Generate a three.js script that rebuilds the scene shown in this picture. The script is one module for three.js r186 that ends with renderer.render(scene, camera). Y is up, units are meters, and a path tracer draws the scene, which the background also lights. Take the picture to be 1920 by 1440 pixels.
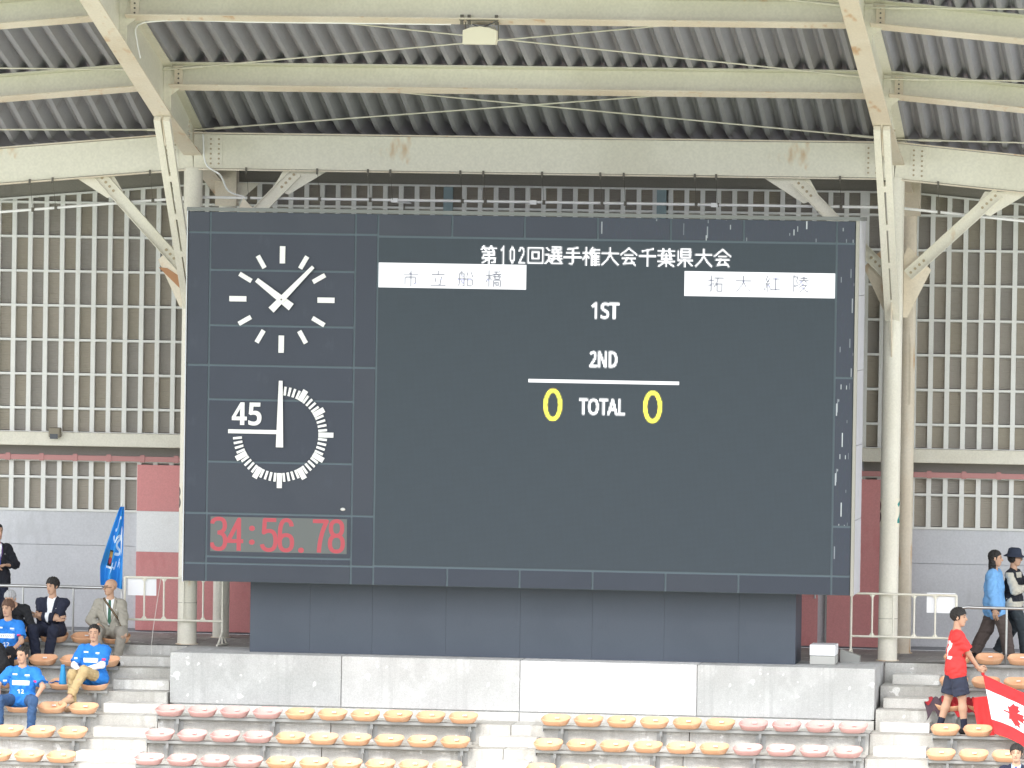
import * as THREE from 'three';
import { mergeGeometries, mergeVertices } from 'three/addons/utils/BufferGeometryUtils.js';
import { FontLoader } from 'three/addons/loaders/FontLoader.js';
import { TextGeometry } from 'three/addons/geometries/TextGeometry.js';
import { RoundedBoxGeometry } from 'three/addons/geometries/RoundedBoxGeometry.js';

// ---------------------------------------------------------------- camera, sky, sun, exposure
const scene = new THREE.Scene();
const V = (x, y, z) => new THREE.Vector3(x, y, z);
const FPX = 13000, YAW = THREE.MathUtils.degToRad(7.6), ROLL = THREE.MathUtils.degToRad(0.87), PITCH = -Math.atan(320 / FPX);
const camera = new THREE.PerspectiveCamera(2 * Math.atan(720 / FPX) * 180 / Math.PI, 4 / 3, 1, 600);
const fw = V(-Math.sin(YAW) * Math.cos(PITCH), Math.sin(PITCH), -Math.cos(YAW) * Math.cos(PITCH));
const CAM = V(0, 3.99, 0).addScaledVector(fw, -100);
camera.position.copy(CAM);
camera.up.set(0, 1, 0);
camera.lookAt(CAM.clone().add(fw));
camera.rotateZ(ROLL);
camera.updateMatrixWorld();
// photo pixel -> point on the plane z (used only to read positions of things whose plane is known)
const camR = V(1, 0, 0).applyQuaternion(camera.quaternion), camU = V(0, 1, 0).applyQuaternion(camera.quaternion);
function P(u, v, z) {
  const d = fw.clone().multiplyScalar(FPX).addScaledVector(camR, u - 960).addScaledVector(camU, 720 - v);
  return CAM.clone().addScaledVector(d, (z - CAM.z) / d.z);
}

const skyW = 256, skyH = 128, sky = new Float32Array(skyW * skyH * 4);
for (let j = 0; j < skyH; j++) for (let i = 0; i < skyW; i++) {
  const el = (j + 0.5) / skyH * Math.PI - Math.PI / 2, az = (i + 0.5) / skyW * 2 * Math.PI;
  const up = Math.max(0, Math.sin(el));
  const cl = 0.06 * Math.sin(az * 3 + 4 * up) + 0.05 * Math.sin(az * 7 - 9 * up) + 0.04 * Math.sin(az * 13 + 21 * up);
  const b = (0.92 + 0.45 * up) * (1 + cl), o = (j * skyW + i) * 4;
  sky[o] = b * 0.97; sky[o + 1] = b * 1.0; sky[o + 2] = b * 1.06; sky[o + 3] = 1;
}
const skyTex = new THREE.DataTexture(sky, skyW, skyH, THREE.RGBAFormat, THREE.FloatType);
skyTex.mapping = THREE.EquirectangularReflectionMapping; skyTex.magFilter = THREE.LinearFilter; skyTex.needsUpdate = true;
scene.background = skyTex; scene.environment = skyTex;
scene.backgroundIntensity = 1; scene.environmentIntensity = 1;
const sun = new THREE.DirectionalLight(0xfffaf2, 1.5);
sun.position.set(-22, 60, 56); sun.target.position.set(0, 0, 0);
sun.castShadow = true; sun.shadow.radius = 26; sun.shadow.mapSize.set(2048, 2048);
Object.assign(sun.shadow.camera, { left: -25, right: 25, top: 25, bottom: -25, near: 1, far: 160 });
scene.add(sun, sun.target);
const renderer = new THREE.WebGLRenderer({ antialias: true });
renderer.setSize(1024, 768);
renderer.toneMapping = THREE.LinearToneMapping;
renderer.toneMappingExposure = 2.75;
renderer.shadowMap.enabled = true;

// ---------------------------------------------------------------- helpers
let seed = 7; const rnd = () => { seed = (seed * 1664525 + 1013904223) >>> 0; return seed / 4294967296; };
const rr = (a, b) => a + (b - a) * rnd();
const taken = {};
const numbered = n => { const k = taken[n] = (taken[n] || 0) + 1; return k === 1 ? n : n + '_' + String(k - 1).padStart(3, '0'); };
function boxUV(g) {                                    // uv in metres from the dominant face direction
  if (g.index) g = g.toNonIndexed();
  const p = g.attributes.position, n = g.attributes.normal, uv = new Float32Array(p.count * 2);
  for (let i = 0; i < p.count; i++) {
    const ax = Math.abs(n.getX(i)), ay = Math.abs(n.getY(i)), az = Math.abs(n.getZ(i));
    if (ay > ax && ay > az) { uv[2 * i] = p.getX(i); uv[2 * i + 1] = p.getZ(i); }
    else if (ax > az) { uv[2 * i] = p.getZ(i); uv[2 * i + 1] = p.getY(i); }
    else { uv[2 * i] = p.getX(i); uv[2 * i + 1] = p.getY(i); }
  }
  g.setAttribute('uv', new THREE.BufferAttribute(uv, 2));
  return g;
}
const clean = g => { if (g.index) g = g.toNonIndexed(); for (const k of Object.keys(g.attributes)) if (!['position', 'normal', 'uv'].includes(k)) g.deleteAttribute(k); return g; };
const merge = a => a.length === 1 ? a[0] : mergeGeometries(a.map(clean), false);
const box = (x0, x1, y0, y1, z0, z1) => new THREE.BoxGeometry(Math.abs(x1 - x0), Math.abs(y1 - y0), Math.abs(z1 - z0)).translate((x0 + x1) / 2, (y0 + y1) / 2, (z0 + z1) / 2);
const rbox = (x0, x1, y0, y1, z0, z1, r = 0.01) => new RoundedBoxGeometry(Math.abs(x1 - x0), Math.abs(y1 - y0), Math.abs(z1 - z0), 1, r).translate((x0 + x1) / 2, (y0 + y1) / 2, (z0 + z1) / 2);
function frameOf(p, q, side) {                         // basis: y along p->q, x close to side
  const y = q.clone().sub(p).normalize(), z = side.clone().cross(y).normalize(), x = y.clone().cross(z).normalize();
  return new THREE.Matrix4().makeBasis(x, y, z).setPosition(p.clone().add(q).multiplyScalar(0.5));
}
const bar = (p, q, w, d, side = V(1, 0, 0)) => new THREE.BoxGeometry(w, p.distanceTo(q), d).applyMatrix4(frameOf(p, q, side));
function rod(p, q, r, seg = 8, r2 = r) {
  const s = Math.abs(q.clone().sub(p).normalize().x) > 0.9 ? V(0, 0, 1) : V(1, 0, 0);
  return new THREE.CylinderGeometry(r2, r, p.distanceTo(q), seg).applyMatrix4(frameOf(p, q, s));
}
const tube = (pts, r, seg = 24, rs = 7) => new THREE.TubeGeometry(new THREE.CatmullRomCurve3(pts), seg, r, rs);
function prism(pts, z0, z1) {                          // polygon in x,y extruded in z
  const s = new THREE.Shape(pts.map(p => new THREE.Vector2(p[0], p[1])));
  return new THREE.ExtrudeGeometry(s, { depth: z1 - z0, bevelEnabled: false }).translate(0, 0, z0);
}
function mesh(name, geo, m, parent, keepUV) {
  const g = Array.isArray(geo) ? merge(geo) : geo;
  const o = new THREE.Mesh(keepUV ? g : boxUV(g), m);
  o.name = parent ? name : numbered(name); o.castShadow = o.receiveShadow = true;
  (parent || scene).add(o); return o;
}
function put(name, geo, m, parent) {                   // shares its geometry
  const o = new THREE.Mesh(geo, m); o.name = name; o.castShadow = o.receiveShadow = true; parent.add(o); return o;
}
function tag(o, label, category, group) { o.userData.label = label; o.userData.category = category; if (group) o.userData.group = group; return o; }
function thing(name, label, category, group) { const o = new THREE.Group(); o.name = numbered(name); scene.add(o); return tag(o, label, category, group); }
function structure(name) { const o = new THREE.Group(); o.name = numbered(name); o.userData.kind = 'structure'; scene.add(o); return o; }

// value noise
function noiseTex(n, cells) {
  const g = new Float32Array(cells * cells).map(() => rnd()), out = new Float32Array(n * n);
  for (let y = 0; y < n; y++) for (let x = 0; x < n; x++) {
    const fx = x / n * cells, fy = y / n * cells, x0 = fx | 0, y0 = fy | 0; let tx = fx - x0, ty = fy - y0;
    tx = tx * tx * (3 - 2 * tx); ty = ty * ty * (3 - 2 * ty);
    const a = g[y0 % cells * cells + x0 % cells], b = g[y0 % cells * cells + (x0 + 1) % cells], c = g[(y0 + 1) % cells * cells + x0 % cells], d = g[(y0 + 1) % cells * cells + (x0 + 1) % cells];
    out[y * n + x] = (a + (b - a) * tx) * (1 - ty) + (c + (d - c) * tx) * ty;
  }
  return out;
}
function fbm(n, cells, oct) { const out = new Float32Array(n * n); let a = 0.5; for (let o = 0; o < oct; o++) { const t = noiseTex(n, Math.min(n, cells << o)); for (let i = 0; i < n * n; i++) out[i] += a * t[i]; a *= 0.55; } return out; }
function dataTex(n, fn, srgb = true, rep = 1, repY = rep) {
  const d = new Uint8Array(n * n * 4);
  for (let i = 0; i < n * n; i++) { const c = fn(i % n, (i / n) | 0, i); d[4 * i] = Math.min(255, Math.max(0, c[0])); d[4 * i + 1] = Math.min(255, Math.max(0, c[1])); d[4 * i + 2] = Math.min(255, Math.max(0, c[2])); d[4 * i + 3] = 255; }
  const t = new THREE.DataTexture(d, n, n); t.wrapS = t.wrapT = THREE.RepeatWrapping; t.magFilter = THREE.LinearFilter; t.minFilter = THREE.LinearMipmapLinearFilter; t.generateMipmaps = true;
  if (srgb) t.colorSpace = THREE.SRGBColorSpace; t.repeat.set(rep, repY); t.needsUpdate = true; return t;
}
const mix3 = (a, b, t) => [a[0] + (b[0] - a[0]) * t, a[1] + (b[1] - a[1]) * t, a[2] + (b[2] - a[2]) * t];
const sm = (a, b, x) => { x = Math.min(1, Math.max(0, (x - a) / (b - a))); return x * x * (3 - 2 * x); };
const N1 = fbm(512, 4, 6), N2 = fbm(512, 16, 4), N3 = fbm(512, 6, 5), NF = noiseTex(512, 256);
function paintTex(base, rust, amount, rep, dirt = [150, 140, 110]) {
  return dataTex(512, (x, y, i) => {
    let c = mix3(base, dirt, 0.34 * sm(0.42, 0.8, N1[i]));
    const st = sm(0.68 - amount, 0.88 - amount, N3[i] * 0.62 + N2[(y * 512 + ((x * 3) & 511))] * 0.45);
    c = mix3(c, rust, 0.75 * st * (0.6 + 0.5 * NF[i]));
    const f = 1 + (NF[i] - 0.5) * 0.05; return [c[0] * f, c[1] * f, c[2] * f];
  }, true, rep);
}
function concTex(base, dark, light, rep, k = 1) {
  return dataTex(512, (x, y, i) => {
    let c = mix3(base, dark, k * 0.55 * sm(0.4, 0.75, N1[i]));
    c = mix3(c, light, 0.5 * sm(0.52, 0.75, N3[(i * 1 + 9973) % 262144]));
    if (N2[i] > 0.77) c = mix3(c, [250, 250, 248], 0.6 * sm(0.77, 0.8, N2[i]));
    c = mix3(c, dark, 0.5 * sm(0.55, 0.8, N2[((y >> 4) & 511) * 512 + ((x * 2) & 511)]));
    const f = 1 + (NF[i] - 0.5) * 0.10; return [c[0] * f, c[1] * f, c[2] * f];
  }, true, rep);
}
const bumpT = dataTex(512, (x, y, i) => { const v = 255 * (0.5 * N2[i] + 0.5 * NF[i]); return [v, v, v]; }, false, 1.7);
const M = (o) => new THREE.MeshStandardMaterial(Object.assign({ roughness: 0.7, side: THREE.DoubleSide }, o));
const flat = (c, rough = 0.7, extra = {}) => M(Object.assign({ color: c, roughness: rough }, extra));
const cream = M({ map: paintTex([230, 226, 210], [192, 148, 100], -0.06, 0.17, [200, 195, 175]), roughness: 0.5 });
const creamRusty = M({ map: paintTex([228, 218, 200], [188, 136, 88], 0.04, 0.23, [200, 180, 152]), roughness: 0.55 });
const creamClean = M({ map: paintTex([232, 228, 214], [196, 160, 118], -0.08, 0.27, [206, 200, 182]), roughness: 0.5 });
const deckM = M({ map: paintTex([158, 157, 163], [134, 131, 132], -0.02, 0.4, [144, 144, 150]), roughness: 0.55, metalness: 0.05 });
const wallM = M({ map: paintTex([212, 213, 217], [198, 199, 202], 0.1, 0.23, [198, 199, 203]), roughness: 0.85 });
const louvM = M({ map: paintTex([166, 160, 151], [156, 148, 137], 0.02, 0.6, [158, 152, 144]), roughness: 0.7 });
const louvMs = [louvM, ...[[172, 164, 152], [160, 155, 148], [168, 160, 146]].map(c => M({ map: paintTex(c, c.map(v => v - 14), 0.06, 0.6, c.map(v => v - 8)), roughness: 0.7 }))];
const mullM = M({ map: paintTex([238, 238, 234], [216, 212, 202], -0.02, 0.8, [226, 226, 222]), roughness: 0.6 });
const concM = [0, 1, 2].map(k => M({ map: concTex([[196, 195, 190], [206, 205, 200], [188, 186, 180]][k], [166, 163, 156], [216, 215, 211], 0.37 + 0.07 * k), roughness: 0.92, bumpMap: bumpT, bumpScale: 0.004 }));
const podM = [[192, 193, 192], [204, 204, 203], [228, 228, 228], [196, 197, 196]].map((c, k) => M({ map: concTex(c, c.map(v => v - 26), c.map(v => Math.min(252, v + 14)), 0.4 + 0.06 * k, 0.8), roughness: 0.9, bumpMap: bumpT, bumpScale: 0.004 }));
const stepWhite = [0, 1].map(k => M({ map: concTex([[226, 225, 220], [214, 212, 207]][k], [186, 184, 178], [240, 240, 238], 0.5), roughness: 0.9, bumpMap: bumpT, bumpScale: 0.003 }));
const paveM = [0, 1].map(k => M({ map: concTex([[172, 168, 164], [164, 160, 157]][k], [142, 138, 135], [184, 181, 177], 0.5), roughness: 0.95, bumpMap: bumpT, bumpScale: 0.004 }));
const redM = M({ map: paintTex([224, 152, 151], [214, 140, 139], 0.08, 0.3, [216, 156, 154]), roughness: 0.75 });
const whiteWall = M({ map: paintTex([247, 248, 248], [238, 238, 237], 0, 0.4, [242, 242, 242]), roughness: 0.8 });
const pinkRail = flat('#c08a88', 0.6);
const metalDark = flat('#6b675e', 0.6, { metalness: 0.3 });
const galv = flat('#a9aaa8', 0.4, { metalness: 0.55 });
const steel = flat('#c3c4c4', 0.28, { metalness: 0.8 });
const boltM = flat('#b3a488', 0.6);
const whitePaint = flat('#f0f0ee', 0.5);

// ---------------------------------------------------------------- ground, concourse, terrace
const XL = -16, XR = 16;
{
  const g = mesh('ground', box(-220, 220, -5.3, -5.2, 8, 240), M({ map: concTex([128, 134, 112], [114, 120, 100], [140, 144, 124], 0.2), roughness: 1 })); g.userData.kind = 'structure';
  }
const RISE = 0.29, GO = 0.8, nose = k => -1.5 + GO * k, top = k => -RISE * k;
const POD = [-4.954, -2.429, 0.181, 2.75, 5.317];
{
  const fl = structure('concourse_floor');
  const xs = [XL, -10.2, -7.6, -4.96, -2.43, 0.18, 2.75, 5.33, 7.9, 10.5, XR], zs = [-4.58, -3.15, -1.51];
  mesh('bed', box(XL, XR, -0.4, -0.05, -5.2, -1.52), paveM[0], fl);
  for (let i = 0; i < xs.length - 1; i++) for (let j = 0; j < 2; j++) mesh('paving_slab', box(xs[i] + 0.006, xs[i + 1] - 0.006, -0.12, 0, zs[j] + 0.006, zs[j + 1] - 0.006), paveM[(i + j) % 2], fl);
  const te = structure('terrace');
  for (let k = 0; k <= 11; k++) {
    const cuts = k <= 1 ? [[XL, -10.2, -7.6, -4.97], [5.335, 7.9, 10.5, XR]] : k === 2 ? [[XL, -10.2, -7.6, -4.97], [5.335, 7.9, 10.5, XR]] : [[XL, -10.2, -7.6, ...POD, 7.9, 10.5, XR]];
    for (const c of cuts) for (let i = 0; i < c.length - 1; i++)
      mesh('terrace_unit', box(c[i] + 0.006, c[i + 1] - 0.006, top(k) - 0.55, top(k), (k ? nose(k - 1) + 0.014 : nose(0) - 0.35), nose(k) - (k ? 0 : 0.006)), concM[(k * 3 + i * 2) % 3], te);
  }
  mesh('terrace_core', box(XL, XR, -5.2, -4.0, 0.0, nose(11)), concM[0], te);
  for (const [x0, x1, k0, k1] of [[-5.93, -4.985, 0, 9], [-0.22, 0.61, 3, 9], [5.40, 6.17, 0, 9]])
    for (let k = k0; k <= k1; k++) { const inset = x0 === -0.22 ? rr(-0.04, 0.1) : rr(0, 0.12);
      mesh('stair_block', rbox(x0 + inset, x1 - rr(0, 0.03), top(k + 1) + 0.002, top(k + 1) + RISE / 2, nose(k) + 0.02, nose(k) + 0.42, 0.008), stepWhite[rnd() < 0.7 ? 0 : 1], te); }
}
{
  const po = tag(structure('podium'), '', ''); delete po.userData.label; delete po.userData.category;
  po.userData.kind = 'structure';
  for (let i = 0; i < 4; i++) mesh('podium_panel', rbox(POD[i] + 0.005, POD[i + 1] - 0.005, -0.735, 0.0, -1.49, 0.0, 0.008), podM[i], po);
  mesh('podium_core', box(POD[0] + 0.05, POD[4] - 0.05, -1.2, -0.03, -1.45, -0.03), podM[0], po);
  for (let i = 0; i < 4; i++) mesh('podium_footing', box(POD[i] + 0.008, POD[i + 1] - 0.008, -1.3, -0.752, -1.49, 0.035), stepWhite[0], po);
}

// ---------------------------------------------------------------- back wall: plinth panels, louvres, red and white doors
const ZW = -4.6;
{
  const w = thing('plinth_wall', 'pale grey smooth panel wall behind the concourse, below the louvres', 'wall');
  mesh('backing', box(XL, XR, 0.02, 1.83, ZW - 0.2, ZW - 0.03), wallM, w);
  const xs = [XL, -12.4, -9.2, -5.9], xr = [5.2, 9.4, 12.4, XR];
  for (const c of [xs, [-5.9, -4.1, -2.3, -0.5, 1.3, 3.1, 5.2], xr]) for (let i = 0; i < c.length - 1; i++) {
    mesh('wall_panel', box(c[i] + 0.0015, c[i + 1] - 0.0015, 1.305, 1.83, ZW - 0.03, ZW), wallM, w);
    mesh('wall_panel', box(c[i] + 0.0015, c[i + 1] - 0.0015, 0.055, 1.297, ZW - 0.03, ZW + 0.004), wallM, w);
  }
  mesh('skirting', box(XL, XR, 0, 0.05, ZW - 0.03, ZW + 0.012), flat('#8f9094', 0.8), w);
}
function stripedWall(x0, x1, label) {
  const w = thing('striped_door', label, 'door');
  mesh('red_panel', box(x0, x1, 1.845, 2.545, ZW + 0.01, ZW + 0.06), redM, w);
  mesh('white_panel', box(x0, x1, 1.225, 1.842, ZW + 0.01, ZW + 0.058), whiteWall, w);
  mesh('red_panel', box(x0, x1, 0.03, 1.222, ZW + 0.01, ZW + 0.06), redM, w);
  return w;
}
stripedWall(-6.33, -4.2, 'red and white banded sliding door beside the blue flag');
{
  const w = thing('red_door', 'plain red sliding door leaf behind the white box', 'door');
  mesh('leaf', box(4.21, 5.36, 0.03, 2.545, ZW + 0.01, ZW + 0.06), redM, w);
  mesh('edge_trim', box(4.18, 4.208, 0.03, 2.545, ZW + 0.01, ZW + 0.066), galv, w);
  const w2 = thing('red_door', 'narrow red door leaf half hidden by the dark scoreboard plinth', 'door');
  mesh('leaf', box(2.6, 4.07, 0.03, 2.545, ZW + 0.01, ZW + 0.06), redM, w2);
  mesh('handle', [rod(V(4.03, 0.75, ZW + 0.07), V(4.03, 0.95, ZW + 0.07), 0.012), box(4.015, 4.045, 0.74, 0.77, ZW + 0.055, ZW + 0.075)], steel, w2);
}
// louvre cells
function louvreGeo(w, h) {
  const a = [], n = Math.max(2, Math.round(h / 0.026)), p = h / n;
  for (let i = 0; i < n; i++) { const g = new THREE.BoxGeometry(w, p * 0.93, 0.006); g.rotateX(-0.42); g.translate(0, -h / 2 + (i + 0.5) * p, 0); a.push(g); }
  return boxUV(merge(a));
}
const LG = {};
const lg = (w, h) => LG[w.toFixed(3) + h.toFixed(3)] || (LG[w.toFixed(3) + h.toFixed(3)] = louvreGeo(w, h));
function louvreWall(label, x0, n, rows, PX = 0.2475) {
  const w = thing('louvre_wall', label, 'louvre wall');
  const x1 = x0 + n * PX, yb = rows[0][0], yt = Math.max(...rows.map(r => r[1]));
  mesh('dark_backing', box(x0, x1, yb, yt, ZW - 0.22, ZW - 0.16), louvM, w);
  for (let i = 0; i <= n; i++) { const x = x0 + i * PX; for (const seg of rows.segs) mesh('mullion', box(x - 0.034, x + 0.034, seg[0], seg[1], ZW - 0.05, ZW + 0.018), mullM, w); }
  for (const [a, b] of rows) {
    if (b - a < 0.05) continue;
    const g = lg(PX - 0.06, b - a - 0.036);
    for (let i = 0; i < n; i++) { const o = put('louvre_panel', g, louvMs[(rnd() * 4) | 0], w); o.position.set(x0 + (i + 0.5) * PX, (a + b) / 2, ZW - 0.045); }
  }
  const ys = new Set(); rows.forEach(r => { ys.add(r[0]); ys.add(r[1]); });
  for (const y of ys) mesh('transom', [box(x0, x1, y - 0.022, y + 0.010, ZW - 0.03, ZW + 0.030), box(x0, x1, y - 0.030, y - 0.026, ZW - 0.03, ZW + 0.02)], mullM, w);
  return w;
}
{
  const up = [3.02, 3.39, 3.91, 4.43, 4.952, 5.475, 6.0, 6.52, 7.05], lo = [1.84, 2.34, 2.60];
  const mk = (a) => { const r = []; for (const q of a) for (let i = 0; i < q.length - 1; i++) r.push([q[i], q[i + 1]]); r.segs = a.map(q => [q[0], q[q.length - 1]]); return r; };
  const pair = mk([lo, up]);
  louvreWall('cream framed louvre grid wall left of the scoreboard, above the grey panels', -5.815 - 0.2475 * 15, 19, pair);
  louvreWall('cream framed louvre grid wall right of the scoreboard, behind the columns', 4.715, 17, pair);
  louvreWall('narrow band of louvres above the scoreboard under the main beam', -4.758, 39, mk([[5.475, 6.0, 6.52, 6.90]]), 9.405 / 39);
  const w = thing('upper_wall', 'plain grey wall band between louvres and roof behind main beam', 'wall');
  mesh('band', [prism([[XL, 5.9], [-5.06, 6.86], [5.335, 6.86], [XR, 5.9], [XR, 7.6], [XL, 7.6]], ZW - 0.1, ZW + 0.09)], M({ map: paintTex([150, 146, 138], [132, 128, 122], 0, 0.4, [138, 134, 128]), roughness: 0.8 }), w);
  mesh('flashing', [bar(V(-5.06, 6.85, ZW + 0.11), V(5.335, 6.85, ZW + 0.11), 0.03, 0.03, V(0, 0, 1)), bar(V(-5.06, 6.85, ZW + 0.11), V(XL, 5.89, ZW + 0.11), 0.03, 0.03, V(0, 0, 1)), bar(V(5.335, 6.85, ZW + 0.11), V(XR, 5.89, ZW + 0.11), 0.03, 0.03, V(0, 0, 1))], mullM, w);
  for (const x of [-1.62, 1.62]) mesh('post', box(x - 0.07, x + 0.07, 5.5, 6.85, ZW + 0.02, ZW + 0.08), flat('#8fa3a8', 0.6), w);
  mesh('end_wall', [box(XL, -9.56, 1.84, 6.6, ZW - 0.2, ZW), box(8.92, XR, 1.84, 6.6, ZW - 0.2, ZW), box(-4.82, 4.71, 1.84, 5.45, ZW - 0.3, ZW - 0.12)], wallM, w);
}
for (const [x0, x1, side] of [[XL, -4.0, 'left of'], [4.3, XR, 'right of']]) {
  const g = thing('girt_beam', 'cream steel girt across the louvre wall ' + side + ' the scoreboard', 'beam');
  mesh('beam', rbox(x0, x1, 2.815, 3.02, ZW + 0.02, ZW + 0.22, 0.012), creamClean, g);
  mesh('recess_back', box(x0, x1, 2.60, 2.815, ZW - 0.24, ZW - 0.2), wallM, g);
  const r = thing('door_track', 'dusty pink sliding door track under the cream girt ' + side + ' the scoreboard', 'rail');
  mesh('track', box(x0, x1, 2.595, 2.672, ZW + 0.05, ZW + 0.13), pinkRail, r);
  for (let x = Math.ceil(x0 / 0.52) * 0.52; x < x1; x += 0.52) if (Math.abs(x) < 9) mesh('bracket', box(x - 0.035, x + 0.035, 2.585, 2.695, ZW + 0.12, ZW + 0.142), pinkRail, r);
}
{
  const p = P(103, 814, ZW + 0.3), l = thing('wall_lamp', 'small grey box lamp on the cream girt', 'lamp');
  mesh('housing', [rbox(p.x - 0.09, p.x + 0.09, p.y - 0.05, p.y + 0.10, p.z - 0.08, p.z + 0.06, 0.02)], flat('#8d8574', 0.6), l);
  mesh('lens', box(p.x - 0.065, p.x + 0.055, p.y - 0.07, p.y + 0.005, p.z + 0.05, p.z + 0.066), flat('#4e5258', 0.25), l);
}

// ---------------------------------------------------------------- roof
const CLx = -5.06, CRx = 5.335, ZC = -1.95;
const drop = x => x < CLx ? (CLx - x) * 0.09 : x > CRx ? (x - CRx) * 0.09 : 0;
const roofZ = z => z >= 0.6 ? 8.541 + 0.262 * (z - 0.6) : z >= -2 ? 8.541 + (z - 0.6) * 0.345 : 7.644 + (z + 2) * 0.1;
const roofY = (x, z) => roofZ(z) - drop(x);
const ZF = 11.2, ZB = -5.0;
{
  const roof = thing('canopy_roof', 'folded grey metal deck of the stand roof seen from below', 'roof');
  const p = 0.2888, h = 0.165;
  for (const [x0, n, dx, sl] of [[CLx, 36, p, 0], [CLx - 38 * p, 38, p, 0.09], [CRx, 38, p, -0.09]]) {
    const nn = Math.round(n);
    // one folded trough as shared geometry
    const pr = [[0, h], [0.022, h], [0.112, 0.0], [0.176, 0.0], [0.266, h], [p, h]], th = 0.004, pos = [];
    const q = (a, b) => { const A = [a[0], a[1] + sl * a[0]], B = [b[0], b[1] + sl * b[0]];
      for (const [za, zb] of [[ZB, -2], [-2, 0.6], [0.6, ZF]]) { const yb = roofZ(za), yf = roofZ(zb);
        for (const o of [0, th]) pos.push(A[0], A[1] + yb + o, za, B[0], B[1] + yb + o, za, B[0], B[1] + yf + o, zb, A[0], A[1] + yb + o, za, B[0], B[1] + yf + o, zb, A[0], A[1] + yf + o, zb); } };
    for (let i = 0; i < pr.length - 1; i++) q(pr[i], pr[i + 1]);
    let g = new THREE.BufferGeometry(); g.setAttribute('position', new THREE.Float32BufferAttribute(pos, 3)); g.computeVertexNormals(); g = boxUV(g);
    for (let i = 0; i < nn; i++) { const x = x0 + i * p, o = put('deck_trough', g, deckM, roof); o.position.set(x, -(sl ? drop(x) : 0), 0); }
  }
}
function iBeam(p, q, h, w, tf, tw, up = V(0, 1, 0)) {                   // beam along p->q, p,q at the middle of the section
  const dir = q.clone().sub(p).normalize(), sidev = dir.clone().cross(up).normalize(), u2 = sidev.clone().cross(dir).normalize();
  const off = (v, k) => v.clone().addScaledVector(u2, k);
  return { web: bar(p, q, tw, h - 2 * tf - 0.002, sidev), bot: bar(off(p, -h / 2 + tf / 2), off(q, -h / 2 + tf / 2), w, tf, sidev), top: bar(off(p, h / 2 - tf / 2), off(q, h / 2 - tf / 2), w, tf, sidev) };
}
const bays = [[CLx - 11, CLx - 0.012, 'left'], [CLx + 0.012, CRx - 0.012, 'middle'], [CRx + 0.012, CRx + 11, 'right']];
const bolts = (list, m, parent) => { for (const [p, n, r] of list) mesh('bolt', rod(p, p.clone().addScaledVector(n, 0.018), r || 0.014, 6), m, parent); };
const bayName = { left: 'in the bay left of the scoreboard', middle: 'spanning above the scoreboard', right: 'in the bay right of the scoreboard' };
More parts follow.
